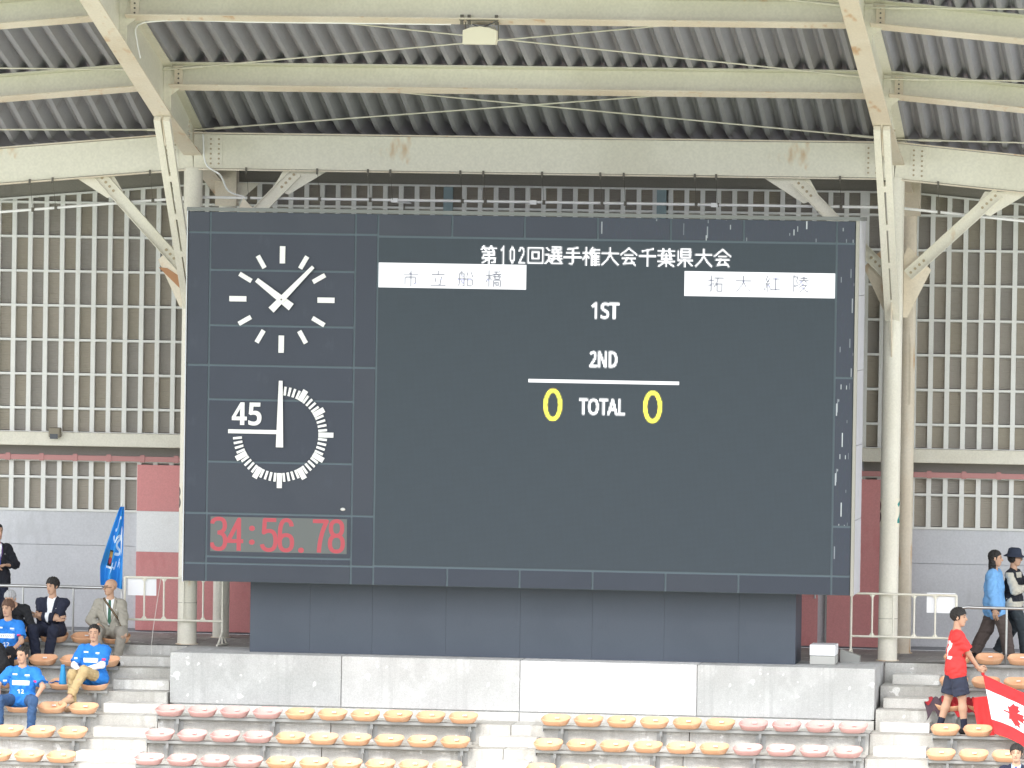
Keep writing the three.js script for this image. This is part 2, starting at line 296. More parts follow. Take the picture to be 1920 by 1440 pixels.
for (const [x0, x1, nm] of bays) {
  // main beam
  const yM = x => 7.30 - drop(x);
  const b = thing('main_beam', 'deep cream steel main beam ' + bayName[nm], 'beam');
  const a = V(x0, yM(x0), -2.0), c = V(x1, yM(x1), -2.0);
  mesh('web_face', bar(a, c, 0.50, 0.24, V(0, 1, 0)), cream, b);
  const o = iBeam(a, c, 0.56, 0.30, 0.022, 0.012);
  mesh('bottom_flange', o.bot, creamRusty, b); mesh('top_flange', o.top, creamRusty, b);
  for (const [ex, s] of [[x0, 1], [x1, -1]]) if (Math.abs(ex) < 6) {
    const px = ex + s * 0.32; 
    mesh('splice_plate', bar(V(px - 0.11, yM(px - 0.11), -1.874), V(px + 0.11, yM(px + 0.11), -1.874), 0.44, 0.012, V(0, 1, 0)), creamClean, b);
    const L = []; for (let i = 0; i < 6; i++) for (const dx of [-0.06, 0.06]) L.push([V(px + dx, yM(px + dx) - 0.18 + i * 0.072, -1.868), V(0, 0, 1), 0.016]);
    bolts(L, boltM, b);
  }
  // purlins
  for (const [z, hgt, lab] of [[0.6, 0.35, 'lower cream purlin '], [4.05, 0.35, 'upper cream purlin '], [7.5, 0.35, 'third cream purlin high '], [10.9, 0.35, 'front edge cream purlin ']]) {
    const y = x => roofY(x, z) - 0.185;
    const pu = thing('roof_purlin', lab + bayName[nm], 'beam');
    const g = iBeam(V(x0 + (nm === 'left' ? 0 : 0.1), y(x0), z), V(x1 - (nm === 'right' ? 0 : 0.1), y(x1), z), hgt, 0.28, 0.016, 0.01, V(0, 1, -0.262).normalize());
    mesh('web', g.web, cream, pu); mesh('bottom_flange', g.bot, creamRusty, pu); mesh('top_flange', g.top, cream, pu);
    for (const [ex, s] of [[x0, 1], [x1, -1]]) if (Math.abs(ex) < 6) {
      const px = ex + s * 0.22, L = [];
      mesh('cleat', box(px - 0.06, px + 0.06, y(px) - 0.14, y(px) + 0.14, z + 0.03, z + 0.05), creamRusty, pu);
      for (let i = 0; i < 4; i++) L.push([V(px, y(px) - 0.1 + i * 0.066, z + 0.045), V(0, 0, 1), 0.014]);
      bolts(L, metalDark, pu);
      mesh('stiffener', prism([[ex, y(px) - 0.36], [ex, y(px) - 0.16], [ex + s * 0.26, y(px) - 0.16]], z - 0.006, z + 0.006), cream, pu);
    }
  }
  // bracing rods
  const zs = [-2.0, 0.6, 4.05, 7.5, 10.9];
  for (let i = 0; i < 3; i++) for (const s of [0, 1]) {
    const xa = s ? x1 : x0, xb = s ? x0 : x1;
    const A = V(xa, roofY(xa, zs[i]) - 0.1 + (i ? 0 : 0.07), zs[i] + 0.1), B = V(xb, roofY(xb, zs[i + 1]) - 0.1, zs[i + 1] - 0.1);
    tag(mesh('bracing_rod', [rod(A, B, 0.0115, 6), rod(A.clone().lerp(B, 0.03), A.clone().lerp(B, 0.06), 0.02, 6)], cream), ['lower', 'middle', 'upper'][i] + ' roof bracing rod ' + bayName[nm] + (s ? ', rising leftward' : ', rising rightward'), 'rod', 'roof bracing rods');
  }
}
// rafters, columns, struts, knee braces
function rafterSet(x, side) {
  const where = side < 0 ? 'left of' : 'right of';
  const r = thing('roof_rafter', 'cream steel rafter rising forward over the column ' + where + ' the scoreboard', 'beam');
  const yb = z => z < 0.6 ? 7.22 + (z + 2) * 0.217 : 7.784 + (z - 0.6) * 0.265;
  const prof = [[-4.9, yb(-4.9)], [-2, yb(-2)], [0.6, yb(0.6)], [ZF - 0.2, yb(ZF - 0.2)], [ZF - 0.2, roofY(x, ZF - 0.2) - 0.02], [0.6, roofY(x, 0.6) - 0.02], [-2, roofY(x, -2) - 0.02], [-4.9, roofY(x, -4.9) - 0.02]];
  const g = prism(prof.map(p => [p[0], p[1]]), -0.006, 0.006).rotateY(-Math.PI / 2).translate(x, 0, 0);
  mesh('web', g, cream, r);
  mesh('bottom_flange', [bar(V(x, yb(-4.9), -4.9), V(x, yb(-2), -2), 0.26, 0.02), bar(V(x, yb(-2), -2), V(x, yb(0.6), 0.6), 0.27, 0.02), bar(V(x, yb(0.6), 0.6), V(x, yb(ZF - 0.2), ZF - 0.2), 0.27, 0.02)], creamRusty, r);
  mesh('top_flange', [[-4.9, -2], [-2, 0.6], [0.6, ZF - 0.2]].map(([a, b]) => bar(V(x, roofY(x, a) - 0.03, a), V(x, roofY(x, b) - 0.03, b), 0.26, 0.02)), cream, r);
  for (const z of [-2.0, 0.6, 4.05, 7.5]) for (const s of [-1, 1]) mesh('stiffener', box(x + s * 0.008, x + s * 0.12, yb(z) + 0.01, roofY(x, z) - 0.05, z - 0.008, z + 0.008), cream, r);
  { const L = []; for (let i = 0; i < 5; i++) L.push([V(x + 0.006, 7.45 + i * 0.07, -1.5 + (i % 2) * 0.05), V(1, 0, 0), 0.018]); bolts(L, creamRusty, r); }
  // forward strut: two channels with battens
  const s = thing('rafter_strut', 'slotted cream twin channel strut from column to rafter ' + where + ' the scoreboard', 'strut');
  const A = V(x, 5.0, -1.86), B = V(x, 7.74, 0.66);
  for (const k of [-1, 1]) mesh('channel', bar(A.clone().add(V(k * 0.057, 0, 0)), B.clone().add(V(k * 0.068, 0, 0)), 0.098, 0.09), creamClean, s);
  for (const t of [0.08, 0.28, 0.48, 0.68]) { const a = A.clone().lerp(B, t), b = A.clone().lerp(B, t + 0.03); mesh('batten', bar(a, b, 0.06, 0.094), creamClean, s); }
  mesh('end_plate', [bar(A.clone().add(V(0, -0.55, 0.02)), A.clone().add(V(0, 0.3, 0.26)), 0.02, 0.08), bar(B.clone().lerp(A, 0.14).add(V(0, 0, 0.06)), B.clone().add(V(0, 0.18, 0.1)), 0.016, 0.02)], creamRusty, s);
  // column
  const c = thing('round_column', 'tall round cream steel column ' + where + ' the scoreboard, nearer the terrace', 'column');
  mesh('shaft', new THREE.CylinderGeometry(0.139, 0.142, 7.05, 40).translate(x, 3.53, ZC), creamClean, c);
  mesh('weld_band', new THREE.CylinderGeometry(0.1435, 0.1435, 0.008, 40).translate(x, 0.62, ZC), flat('#aaa597', 0.7), c);
  mesh('base_plate', new THREE.CylinderGeometry(0.17, 0.17, 0.012, 32).translate(x, 0.006, ZC), creamRusty, c);
  return c;
}
const colL = rafterSet(CLx, -1), colR = rafterSet(CRx, 1);
// painted numerals wrapped on the columns
function numeral(col, x, ch, colour, ang) {
  const cv = document.createElement('canvas'); cv.width = 128; cv.height = 256; const g = cv.getContext('2d');
  g.fillStyle = '#e6e0ce'; g.fillRect(0, 0, 128, 256); g.fillStyle = colour; g.save(); g.translate(64, 222); g.scale(1.0, 1.42); g.font = 'bold 190px sans-serif'; g.textAlign = 'center'; g.fillText(ch, 0, 0); g.restore();
  const t = new THREE.CanvasTexture(cv); t.colorSpace = THREE.SRGBColorSpace;
  const w = 0.24 / 0.1435, geo = new THREE.CylinderGeometry(0.1432, 0.1436, 0.42, 14, 1, true, ang - w / 2, w).translate(x, 2.17, ZC);
  mesh('painted_numeral', geo, M({ map: t, roughness: 0.5 }), col, true);
}
numeral(colR, CRx, '2', '#1f8a84', 1.55); numeral(colR, CRx, '3', '#4a453c', -1.55);
numeral(colL, CLx, '8', '#4a453c', -1.4);
for (const [x, z, side] of [[5.41, -3.8, 'right'], [-4.86, -3.7, 'left']]) {
  const c = thing('rear_column', 'slimmer rear cream column near the wall ' + side + ' of the scoreboard', 'column');
  mesh('shaft', new THREE.CylinderGeometry(0.118, 0.125, 6.5, 32).translate(x, 3.25, z), side === 'right' ? creamRusty : creamClean, c);
  mesh('cap', box(x - 0.16, x + 0.16, 6.5, 7.2, z - 0.12, z + 0.12), creamRusty, c);
  mesh('base_plate', new THREE.CylinderGeometry(0.15, 0.15, 0.012, 28).translate(x, 0.006, z), creamRusty, c);
  if (side === 'right') { mesh('rust_plate', prism([[x - 0.04, 3.7], [x + 0.07, 3.7], [x + 0.06, 4.6], [x + 0.02, 5.0]], z + 0.1, z + 0.115), creamRusty, c); }
  else mesh('gusset', prism([[x + 0.12, 6.5], [x + 0.5, 6.85], [x + 0.12, 6.85]], z - 0.01, z + 0.01), creamClean, c);
}
function knee(u0, v0, u1, v1, label) {                 // beam end -> column end, in the beam's plane
  const z = -1.99, A = P(u0, v0, z), B = P(u1, v1, z), d = B.clone().sub(A).normalize(), n = V(-d.y, d.x, 0), s = Math.sign(d.x);
  const k = thing('knee_brace', label, 'brace');
  const w = 0.165;
  mesh('channel_web', bar(A.clone().add(V(0, 0, -0.022)), B.clone().add(V(0, 0, -0.022)), w, 0.010, n), creamClean, k);
  for (const q of [-1, 1]) mesh('channel_lip', bar(A.clone().addScaledVector(n, q * w / 2), B.clone().addScaledVector(n, q * w / 2), 0.012, 0.06, n), creamClean, k);
  const yb = A.y + 0.02;
  mesh('beam_gusset', prism([[A.x - s * 0.46, yb], [A.x + s * 0.20, yb], [A.x + s * 0.36, yb - 0.27], [A.x + s * 0.12, yb - 0.36]], z - 0.044, z - 0.03), creamClean, k);
  mesh('column_gusset', prism([[B.x - s * 0.34, B.y + 0.08], [B.x + s * 0.0, B.y + 0.42], [B.x + s * 0.06, B.y + 0.3], [B.x + s * 0.06, B.y - 0.62], [B.x - s * 0.0, B.y - 0.62]], z - 0.044, z - 0.03), creamRusty, k);
  const L = []; for (let i = 0; i < 4; i++) { L.push([A.clone().addScaledVector(d, 0.06 + i * 0.085).add(V(0, 0, -0.018)), V(0, 0, 1), 0.022]); L.push([B.clone().addScaledVector(d, -0.06 - i * 0.085).add(V(0, 0, -0.018)), V(0, 0, 1), 0.022]); }
  bolts(L, boltM, k); return [k, B];
}
const kneeL = knee(186, 328, 338, 498, 'diagonal knee brace under the main beam, left of the scoreboard');
knee(556, 322, 455, 425, 'short knee brace reaching behind the scoreboard top, nearer the clock');
knee(1492, 338, 1662, 512, 'knee brace passing behind the scoreboard top, farther from the clock');
knee(1872, 362, 1702, 516, 'diagonal knee brace under the main beam, right of the scoreboard');

{ const [k, B] = kneeL; mesh('rust_patch', prism([[B.x - 0.33, B.y + 0.03], [B.x + 0.02, B.y - 0.30], [B.x + 0.02, B.y - 0.12], [B.x - 0.2, B.y + 0.02]].map(q => [q[0], q[1] - 0.06]), -2.018, -2.014), flat('#b98a66', 0.8), k); }
// pipe and hangers below the main beam
{
  const y = x => 6.62 - drop(x), z = -2.12, xs = [-10, CLx, CRx, 10];
  const pi = thing('conduit_pipe', 'thin white conduit pipe hung below the main beam', 'pipe');
  for (let i = 0; i < 3; i++) mesh('pipe', rod(V(xs[i], y(xs[i]), z), V(xs[i + 1], y(xs[i + 1]), z), 0.021, 10), whitePaint, pi);
  const hx = [60, 103, 285, 465, 598, 693, 735, 866, 909, 1019, 1128, 1172, 1305, 1345, 1577, 1761];
  for (const u of hx) { const p = P(u, 320, -2.0), yb = 7.01 - drop(p.x);
    mesh('hanger', [rod(V(p.x, yb + 0.05, -1.84), V(p.x, y(p.x) - 0.02, z + 0.02), 0.003, 5), box(p.x - 0.014, p.x + 0.014, yb - 0.03, yb + 0.06, -1.85, -1.825), box(p.x - 0.02, p.x + 0.02, y(p.x) - 0.035, y(p.x) + 0.03, z - 0.025, z + 0.03)], metalDark, pi); }
  for (const u of [340, 740, 1000, 1340]) { const p = P(u, 376, z); mesh('junction_box', box(p.x - 0.05, p.x + 0.05, y(p.x) - 0.035, y(p.x) + 0.028, z - 0.03, z + 0.035), whitePaint, pi); }
  const c2 = thing('conduit_loop', 'white flexible conduit looping down beside the column top', 'conduit');
  mesh('conduit', tube([V(CLx + 0.16, 7.55, -1.80), V(CLx + 0.22, 7.1, -1.8), V(CLx + 0.42, 6.95, -1.85), V(CLx + 0.52, 6.72, -2.0), V(CLx + 0.75, 6.63, -2.1)], 0.014), whitePaint, c2);
  const c3 = thing('beam_conduit', 'white conduit bent along the upper purlin and down the rafter', 'conduit');
  const yy = roofY(0, 4.05) - 0.39;
  mesh('conduit', tube([V(-0.4, yy, 3.96), V(-3, yy, 3.96), V(-4.5, yy, 3.96), V(-4.82, yy - 0.06, 3.9), V(-4.9, yy - 0.3, 3.5), V(-4.91, yy - 0.5, 3.2)], 0.013, 50), whitePaint, c3);
  const lp = thing('dish_lamp', 'small white dish lamp above the scoreboard cap', 'lamp');
  const q = P(758, 378, -2.9); mesh('shade', new THREE.LatheGeometry([[0.01, 0.05], [0.03, 0.045], [0.11, 0.0], [0.10, -0.008]].map(a => new THREE.Vector2(a[0], a[1])), 18).translate(q.x, q.y - 0.02, q.z), whitePaint, lp);
  mesh('stem', rod(V(q.x, 6.35, q.z), V(q.x, q.y - 0.02, q.z), 0.012), metalDark, lp);
}
// floodlight under the upper purlin
{
  const p = P(902, 66, 4.15), f = thing('floodlight', 'cream boxy floodlight hanging from the upper purlin', 'floodlight');
  const w = 0.235;
  mesh('housing', prism([[-w, -0.13], [w - 0.02, -0.13], [w, -0.05], [w, 0.06], [w - 0.1, 0.10], [0, 0.118], [-w + 0.1, 0.10], [-w, 0.06]].map(q => [q[0] + p.x, q[1] + p.y]), p.z - 0.05, p.z + 0.16), flat('#e8e0c8', 0.5), f);
  mesh('lid', [prism([[-w + 0.02, 0.05], [w - 0.02, 0.05], [w - 0.08, 0.13], [-w + 0.08, 0.13]].map(q => [q[0] + p.x, q[1] + p.y]), p.z - 0.24, p.z - 0.06)], flat('#a9a69c', 0.5), f);
  const yT = roofY(0, 4.05) - 0.36;
  mesh('bracket', [rod(V(p.x - 0.22, p.y + 0.02, p.z), V(p.x - 0.22, yT, p.z), 0.008, 6), rod(V(p.x + 0.24, p.y - 0.06, p.z), V(p.x + 0.24, yT, p.z), 0.008, 6), bar(V(p.x - 0.2, yT + 0.03, p.z + 0.02), V(p.x + 0.22, yT + 0.03, p.z + 0.02), 0.03, 0.02, V(0, 1, 0))], metalDark, f);
  for (const dx of [-0.27, -0.17, 0.21]) mesh('clamp', [box(p.x + dx - 0.02, p.x + dx + 0.02, yT - 0.04, yT + 0.10, p.z - 0.02, p.z + 0.03), box(p.x + dx - 0.035, p.x + dx + 0.035, yT + 0.02, yT + 0.05, p.z, p.z + 0.04)], metalDark, f);
  mesh('cable', tube([V(p.x - 0.12, p.y + 0.15, p.z + 0.02), V(p.x, p.y + 0.11, p.z + 0.03), V(p.x + 0.12, p.y + 0.15, p.z + 0.02), V(p.x + 0.19, yT, p.z + 0.02)], 0.008), flat('#56585c', 0.6), f);
}

// ---------------------------------------------------------------- scoreboard
const font = await new FontLoader().loadAsync('fonts/droid/droid_sans_bold.typeface.json');
const BX0 = -4.78, BX1 = 4.97, BY0 = 1.035, BY1 = 6.418;
const bp = (u, v) => P(u, v, 0);
{
  const sb = thing('scoreboard', 'wide dark stadium scoreboard with analogue clocks and lit score display', 'scoreboard');
  const seamM = flat('#627078', 0.6), panelM = [0, 1, 2].map(k => M({ map: paintTex([[50, 57, 71], [48, 55, 69], [54, 60, 72]][k], [58, 65, 77], 0.02, 0.5, [44, 51, 65]), roughness: 0.42 }));
  // weathered panels: white lime runs
  const runs = n => { const cv = document.createElement('canvas'); cv.width = cv.height = 256; const g = cv.getContext('2d'); g.fillStyle = '#343b49'; g.fillRect(0, 0, 256, 256);
    for (let i = 0; i < 900; i++) { g.fillStyle = `rgba(${46 + rnd() * 22},${53 + rnd() * 22},${66 + rnd() * 22},.35)`; g.fillRect(rnd() * 256, rnd() * 256, 1 + rnd() * 2, 2 + rnd() * 18); }
    for (let i = 0; i < n; i++) { const x = rnd() * 256, y = rnd() * 250; g.fillStyle = `rgba(225,230,230,${0.35 + rnd() * 0.6})`; g.fillRect(x, y, 1.5 + rnd() * 3.5, 8 + rnd() * 46); }
    const t = new THREE.CanvasTexture(cv); t.colorSpace = THREE.SRGBColorSpace; t.wrapS = t.wrapT = THREE.RepeatWrapping; return M({ map: t, roughness: 0.45 }); };
  mesh('case', box(BX0 + 0.02, BX1 - 0.04, BY0 + 0.01, BY1 - 0.01, -1.25, -0.02), seamM, sb);
  // seams (world coordinates on the face)
  const X = { a: bp(391, 700).x, b: bp(663, 700).x, c: bp(705, 700).x, r: bp(1565, 700).x };
  const yLT = bp(400, 436).y, G = 0.016;
  const panel = (x0, x1, y0, y1, m) => mesh('face_panel', box(x0 + G, x1 - G, y0 + G, y1 - G, -0.018, 0), m || panelM[(rnd() * 3) | 0], sb);
  const Y = v => bp(530, v).y;
  const yTop = BY1, l1 = Y(438), l2 = Y(687), l3 = Y(965), l4 = Y(1059);
  // far left column and column right of the clocks
  for (const [y1, y0] of [[yTop, l1], [l1, l2], [l2, l3], [l3, l4], [l4, BY0]]) panel(BX0, X.a, y0, y1, null);
  for (const [y1, y0] of [[yTop, l1], [l1, l2], [l2, l3], [l3, l4], [l4, BY0]]) panel(X.b, X.c, y0, y1, null);
  const inner = [yTop, l1, Y(508), Y(612), l2, Y(751), Y(868), l3, Y(1046), l4, BY0];
  for (let i = 0; i < inner.length - 1; i++) panel(X.a, X.b, inner[i + 1], inner[i]);
  const LY1 = bp(1130, 450).y, LY0 = bp(1130, 1071).y;
  const topX = [X.c, bp(848, 425).x, bp(984, 425).x, bp(1121, 425).x, bp(1258, 425).x, bp(1395, 425).x, X.r];
  for (let i = 0; i < 6; i++) panel(topX[i], topX[i + 1], LY1, yTop, i >= 4 ? runs(15) : i >= 3 ? runs(5) : null);
  for (let i = 0; i < 6; i++) panel(topX[i], topX[i + 1], BY0, LY0);
  const rY = [yTop, LY1, bp(1590, 709).y, bp(1590, 988).y, LY0, BY0];
  for (let i = 0; i < 5; i++) panel(X.r, BX1 - 0.03, rY[i + 1], rY[i], i < 4 ? runs([14, 24, 26, 16][i]) : null);
  // frame and side
  mesh('cap', box(BX0 - 0.01, BX1 + 0.02, BY1, BY1 + 0.055, -1.27, 0.03), flat('#7c7f7d', 0.6), sb);
  mesh('edge_trim', box(BX1 - 0.032, BX1 + 0.012, BY0, BY1, -0.10, 0.014), flat('#a8a59b', 0.5), sb);
  mesh('edge_trim', box(BX0 - 0.012, BX0 + 0.004, BY0, BY1, -0.12, 0.010), flat('#c9ccd0', 0.5), sb);
  for (let i = 0; i < 5; i++) { const h = (BY1 - BY0) / 5; mesh('side_panel', box(BX1 - 0.03, BX1 + 0.004, BY0 + i * h + 0.004, BY0 + (i + 1) * h - 0.004, -1.25, -0.105), M({ map: paintTex([204, 204, 210], [190, 190, 194], 0.02, 0.5, [190, 190, 196]), roughness: 0.6 }), sb); }
  for (let i = 0; i < 5; i++) { const h = (BY1 - BY0) / 5; mesh('side_panel', box(BX0 + 0.0, BX0 + 0.03, BY0 + i * h + 0.004, BY0 + (i + 1) * h - 0.004, -1.25, -0.125), flat('#c6c6cc', 0.6), sb); }

  // lamp display: dot matrix 384 x 277
  const DW = 384, DH = 277, cv = document.createElement('canvas'); cv.width = DW; cv.height = DH; const g = cv.getContext('2d');
  g.fillStyle = '#000'; g.fillRect(0, 0, DW, DH);
  const px0 = X.c, pxw = X.r - X.c, toD = (u, v) => { const p = bp(u, v); return [(p.x - px0) / pxw * DW, (LY1 - p.y) / (LY1 - LY0) * DH]; };
  const K = {
    '第': '3,0 1,3;2,2 7,2;4,2 5,4;10,0 8,3;9,2 15,2;11,2 12,4;2,5.5 13,5.5 13,8.3 3,8.3 2,11.2 14,11.2 13.4,15 11,15;8,5.5 8,16;8,11.5 2,15.5',
    '回': '1,1 15,1 15,15 1,15 1,1;5,5 11,5 11,11 5,11 5,5',
    '選': '1,1 3,3;0,7 3,7 3,11.5 0,15;3,12 6,15 15.5,15;6,0 9.3,0 9.3,2.5 6,2.5 6,5 10,5;11,0 14.3,0 14.3,2.5 11,2.5 11,5 15,5;5,8 15,8;8,6 8,10.5;12,6 12,10.5;4.5,10.7 15.5,10.7;8,11 5.5,13.5;12,11 14.5,13.5',
    '手': '12.5,0.5 3,1.8;2,5.2 14,5.2;0,9.2 16,9.2;8,1.3 8,14 7,15.5 5,15',
    '権': '0,5 6,5;3,0 3,16;3,6 0,11;3.5,7 5.5,9.5;9,0 7,3.4;8,2 15.5,2;11,2 7,6.5;7,5 15.5,5;8.5,6 8.5,16;8.5,8 15,8;8.5,10.5 15,10.5;8.5,13 15,13;8.5,15.5 15.5,15.5;11.8,6 11.8,15.5',
    '大': '0.5,5 15.5,5;8,0 8,6 5,11 0.5,15.5;8,6 11,11 15.5,15.5',
    '会': '8,0 0.5,6;8,0 15.5,6;4.5,6.3 11.5,6.3;2,9.3 14,9.3;6.5,9.5 3.5,14.3 12.5,13.5;10.5,11.3 14,15.5',
    '千': '13,0.5 3,2.5;0.5,7 15.5,7;8,2 8,16',
    '葉': '0.5,2 15.5,2;5,0 5,4;11,0 11,4;0.5,6.2 15.5,6.2;4,4.5 4,9.3 13,9.3;8,4.5 8,9.3;12,4.5 12,9;0.5,11.6 15.5,11.6;8,9.5 8,16;7,12 1,16;9,12 15,16',
    '県': '4.5,0 13,0 13,8 4.5,8 4.5,0;4.5,2.7 13,2.7;4.5,5.3 13,5.3;1.5,2 1.5,10.5 15,10.5;8,10.5 8,16;4.5,12 1.5,15;11.5,12 14.5,15',
    '市': '8,0 8,3;0.5,3 15.5,3;8,3 8,16;2.5,13.5 2.5,6.5 13.5,6.5 13.5,12.5 11.5,13.5',
    '立': '8,0 8,3;1.5,4 14.5,4;4.5,6 6,12;11.5,6 9.5,14;0.5,14.5 15.5,14.5',
    '船': '4,0 3,2;0.3,15.5 1.5,10 1.5,2.5 6.5,2.5 6.5,15 5,15.5;0,8.5 8,8.5;4,4 4.5,6;4,10.5 4.5,13;10.5,1 9,6;13,1 15,6;9.5,8.5 14.5,8.5 14.5,15 9.5,15 9.5,8.5',
    '橋': '0,5 6,5;3,0 3,16;3,6 0,11;3.5,7 5.5,9.5;14,0.5 8,1.5;7,3.5 15.5,3.5;11,1 7.5,6;11,3.5 15,6;9,6 13.5,6 13.5,8.5 9,8.5 9,6;7.5,16 7.5,10 15,10 15,15.5 14,16;9.5,12 13,12 13,14.5 9.5,14.5 9.5,12',
    '拓': '0,4 5.5,4;3,0 3,15 1.5,15.5;0,10 5.5,8;6.5,2 15.5,2;10,2 9,6 6.5,11;9,8 14.5,8 14.5,15 9,15 9,8',
    '紅': '3.5,0 1,4 4.5,5.5;5.5,2.5 1,8.5 6,8;3.5,8.5 3.5,16;1.5,10.5 0.5,14;5.5,10.5 6.5,13.5;8.5,2.5 15,2.5;11.7,2.5 11.7,14;7.5,14 16,14',
    '陵': '1,0 1,16;1,0.5 5,0.5 3,5 5,8 4,10 2,10;7.5,2 14.5,2;11,0 11,4.5;6.5,4.7 15.5,4.7;9,5.5 7,8;12.5,5.5 15,8;10,8 7,12;9.5,9.5 14,9.5 11,13 7,16;9,11 12,14 15.5,16',
    '0': '2,4 4,0.8 6,4 6,12 4,15.2 2,12 2,4', '1': '2.2,3.5 4.5,1 4.5,16', '2': '1.6,4 3,1 5,1 6.4,4 6,7 1.5,15 6.8,15',
  };
  const draw = (ch, x, y, w, h, lw, col) => { g.strokeStyle = col; g.lineWidth = lw; g.lineCap = 'square'; g.lineJoin = 'miter'; const half = '012'.includes(ch) ? 8 : 16;
    for (const s of K[ch].split(';')) { g.beginPath(); s.split(' ').forEach((q, i) => { const [a, b] = q.split(',').map(Number); const X2 = x + a / half * w, Y2 = y + b / 16 * h; i ? g.lineTo(X2, Y2) : g.moveTo(X2, Y2); }); g.stroke(); } };
  const [tx0, ty0] = toD(899, 459), [tx1] = toD(1374, 470), unit = (tx1 - tx0) / 13.5; let cx = tx0;
  for (const ch of '第102回選手権大会千葉県大会') { const w = '012'.includes(ch) ? unit / 2 : unit; draw(ch, cx + 0.6, ty0, w - 1.6, 14.6, 1.75, '#fff'); cx += w; }
  const rect = (u0, v0, u1, v1, col) => { const [a, b] = toD(u0, v0), [c, d] = toD(u1, v1); g.fillStyle = col; g.fillRect(Math.round(a), Math.round(b), Math.round(c - a), Math.round(d - b)); };
  rect(709, 491, 987, 543, '#fff'); rect(1284, 507, 1568, 558, '#fff');
  for (const [s, us, v] of [['市立船橋', [754, 806, 858, 911], 506], ['拓大紅陵', [1329, 1381, 1435, 1489], 516]]) [...s].forEach((ch, i) => { const [a, b] = toD(us[i], v); draw(ch, a, b, 13, 13.2, 0.75, '#55555c'); });
  rect(990, 711, 1274, 722, '#fff');
  const latin = (s, u0, u1, v0, v1, col) => { const [a, b] = toD(u0, v0), [c, d] = toD(u1, v1); g.save(); g.fillStyle = col; g.font = '40px sans-serif'; g.strokeStyle = col; g.lineWidth = 2.2; const m = g.measureText(s).width; g.translate(a, d); g.scale((c - a) / m, (d - b) / 29); g.fillText(s, 0, 0); g.strokeText(s, 0, 0); g.restore(); };
  latin('1ST', 1107, 1160, 567, 597, '#fff'); latin('2ND', 1105, 1158, 658, 688, '#fff'); latin('TOTAL', 1086, 1172, 748, 778, '#fff');
  for (const [u, v] of [[1036, 759], [1224, 763]]) { const [a, b] = toD(u, v); g.strokeStyle = '#ffef55'; g.lineWidth = 3.9; g.beginPath(); g.ellipse(a, b, 6.3, 12.0, 0, 0, Math.PI * 2); g.stroke(); }
  const src = g.getImageData(0, 0, DW, DH).data, S = 4;
  const colA = new Uint8Array(DW * S * DH * S * 4), emi = new Uint8Array(DW * S * DH * S * 4);
  for (let y = 0; y < DH * S; y++) for (let x = 0; x < DW * S; x++) {
    const o = ((DH * S - 1 - y) * DW * S + x) * 4, i = (((y / S) | 0) * DW + ((x / S) | 0)) * 4, dot = (x % S === 0 || y % S === 0) ? 0.8 : 1;
    const mod = 0.99 + 0.01 * (((((x / S) | 0) >> 4) + (((y / S) | 0) >> 4)) % 2) + (NF[((y * 7) & 511) * 512 + ((x * 5) & 511)] - 0.5) * 0.08;
    colA[o] = 62 * dot * mod; colA[o + 1] = 73 * dot * mod; colA[o + 2] = 83 * dot * mod; colA[o + 3] = 255;
    for (let k = 0; k < 3; k++) { const v = src[i + k]; emi[o + k] = v > 200 ? 255 : v > 110 ? v : v > 60 ? v * 0.8 : 0; } emi[o + 3] = 255;
  }
  const mk = d => { const t = new THREE.DataTexture(d, DW * S, DH * S); t.magFilter = THREE.LinearFilter; t.minFilter = THREE.LinearMipmapLinearFilter; t.generateMipmaps = true; t.colorSpace = THREE.SRGBColorSpace; t.needsUpdate = true; return t; };
  const disp = new THREE.PlaneGeometry(X.r - X.c - 2 * G, LY1 - LY0 - 2 * G).translate((X.r + X.c) / 2, (LY1 + LY0) / 2, -0.004);
  const led = M({ map: mk(colA), emissive: 0xffffff, emissiveMap: mk(emi), emissiveIntensity: 0.46, roughness: 0.6 });
  const dm = mesh('lamp_display', disp, led, sb, true); dm.userData.label = 'lit lamp display with team names and score';

  // clock
  const C1 = bp(529, 561.5), clock = new THREE.Group(); clock.name = 'clock_dial'; sb.add(clock);
  const s = 1 / 131.5;
  const tickGeo = (ang, r0, r1, w, z = 0.03) => box(-w / 2, w / 2, r0, r1, 0.002, z).rotateZ(-ang).translate(C1.x, C1.y, 0);
  for (let i = 0; i < 12; i++) mesh('hour_mark', tickGeo(i * Math.PI / 6, 0.522, i % 3 ? 0.725 : 0.772, i % 3 ? 0.066 : 0.078), whitePaint, clock);
  const hand = (ang, rt, w1, r, w0, z) => { const sh = [[-w0 / 2, -rt], [w0 / 2, -rt], [w1 / 2, r], [-w1 / 2, r]]; return prism(sh, z, z + 0.014).rotateZ(-ang).translate(C1.x, C1.y, 0); };
  mesh('hour_hand', hand(-0.927, 0.18, 0.068, 0.465, 0.118, 0.04), whitePaint, clock);
  mesh('minute_hand', hand(0.762, 0.215, 0.05, 0.665, 0.105, 0.058), whitePaint, clock);
  mesh('hub', new THREE.CylinderGeometry(0.012, 0.012, 0.08, 10).rotateX(Math.PI / 2).translate(C1.x, C1.y, 0.04), metalDark, clock);
  // match timer dial
  const C2 = bp(525.5, 814), dial = new THREE.Group(); dial.name = 'match_timer_dial'; sb.add(dial);
  const t2 = (ang, r0, r1, w) => box(-w / 2, w / 2, r0, r1, 0.002, 0.03).rotateZ(-ang).translate(C2.x, C2.y, 0);
  for (let m = 1; m < 45; m++) { const q = m % 15 === 0, f5 = m % 5 === 0; mesh('minute_mark', t2(m * Math.PI / 30, 0.565, q ? 0.782 : f5 ? 0.738 : 0.692, q ? 0.072 : f5 ? 0.078 : 0.034), whitePaint, dial); }
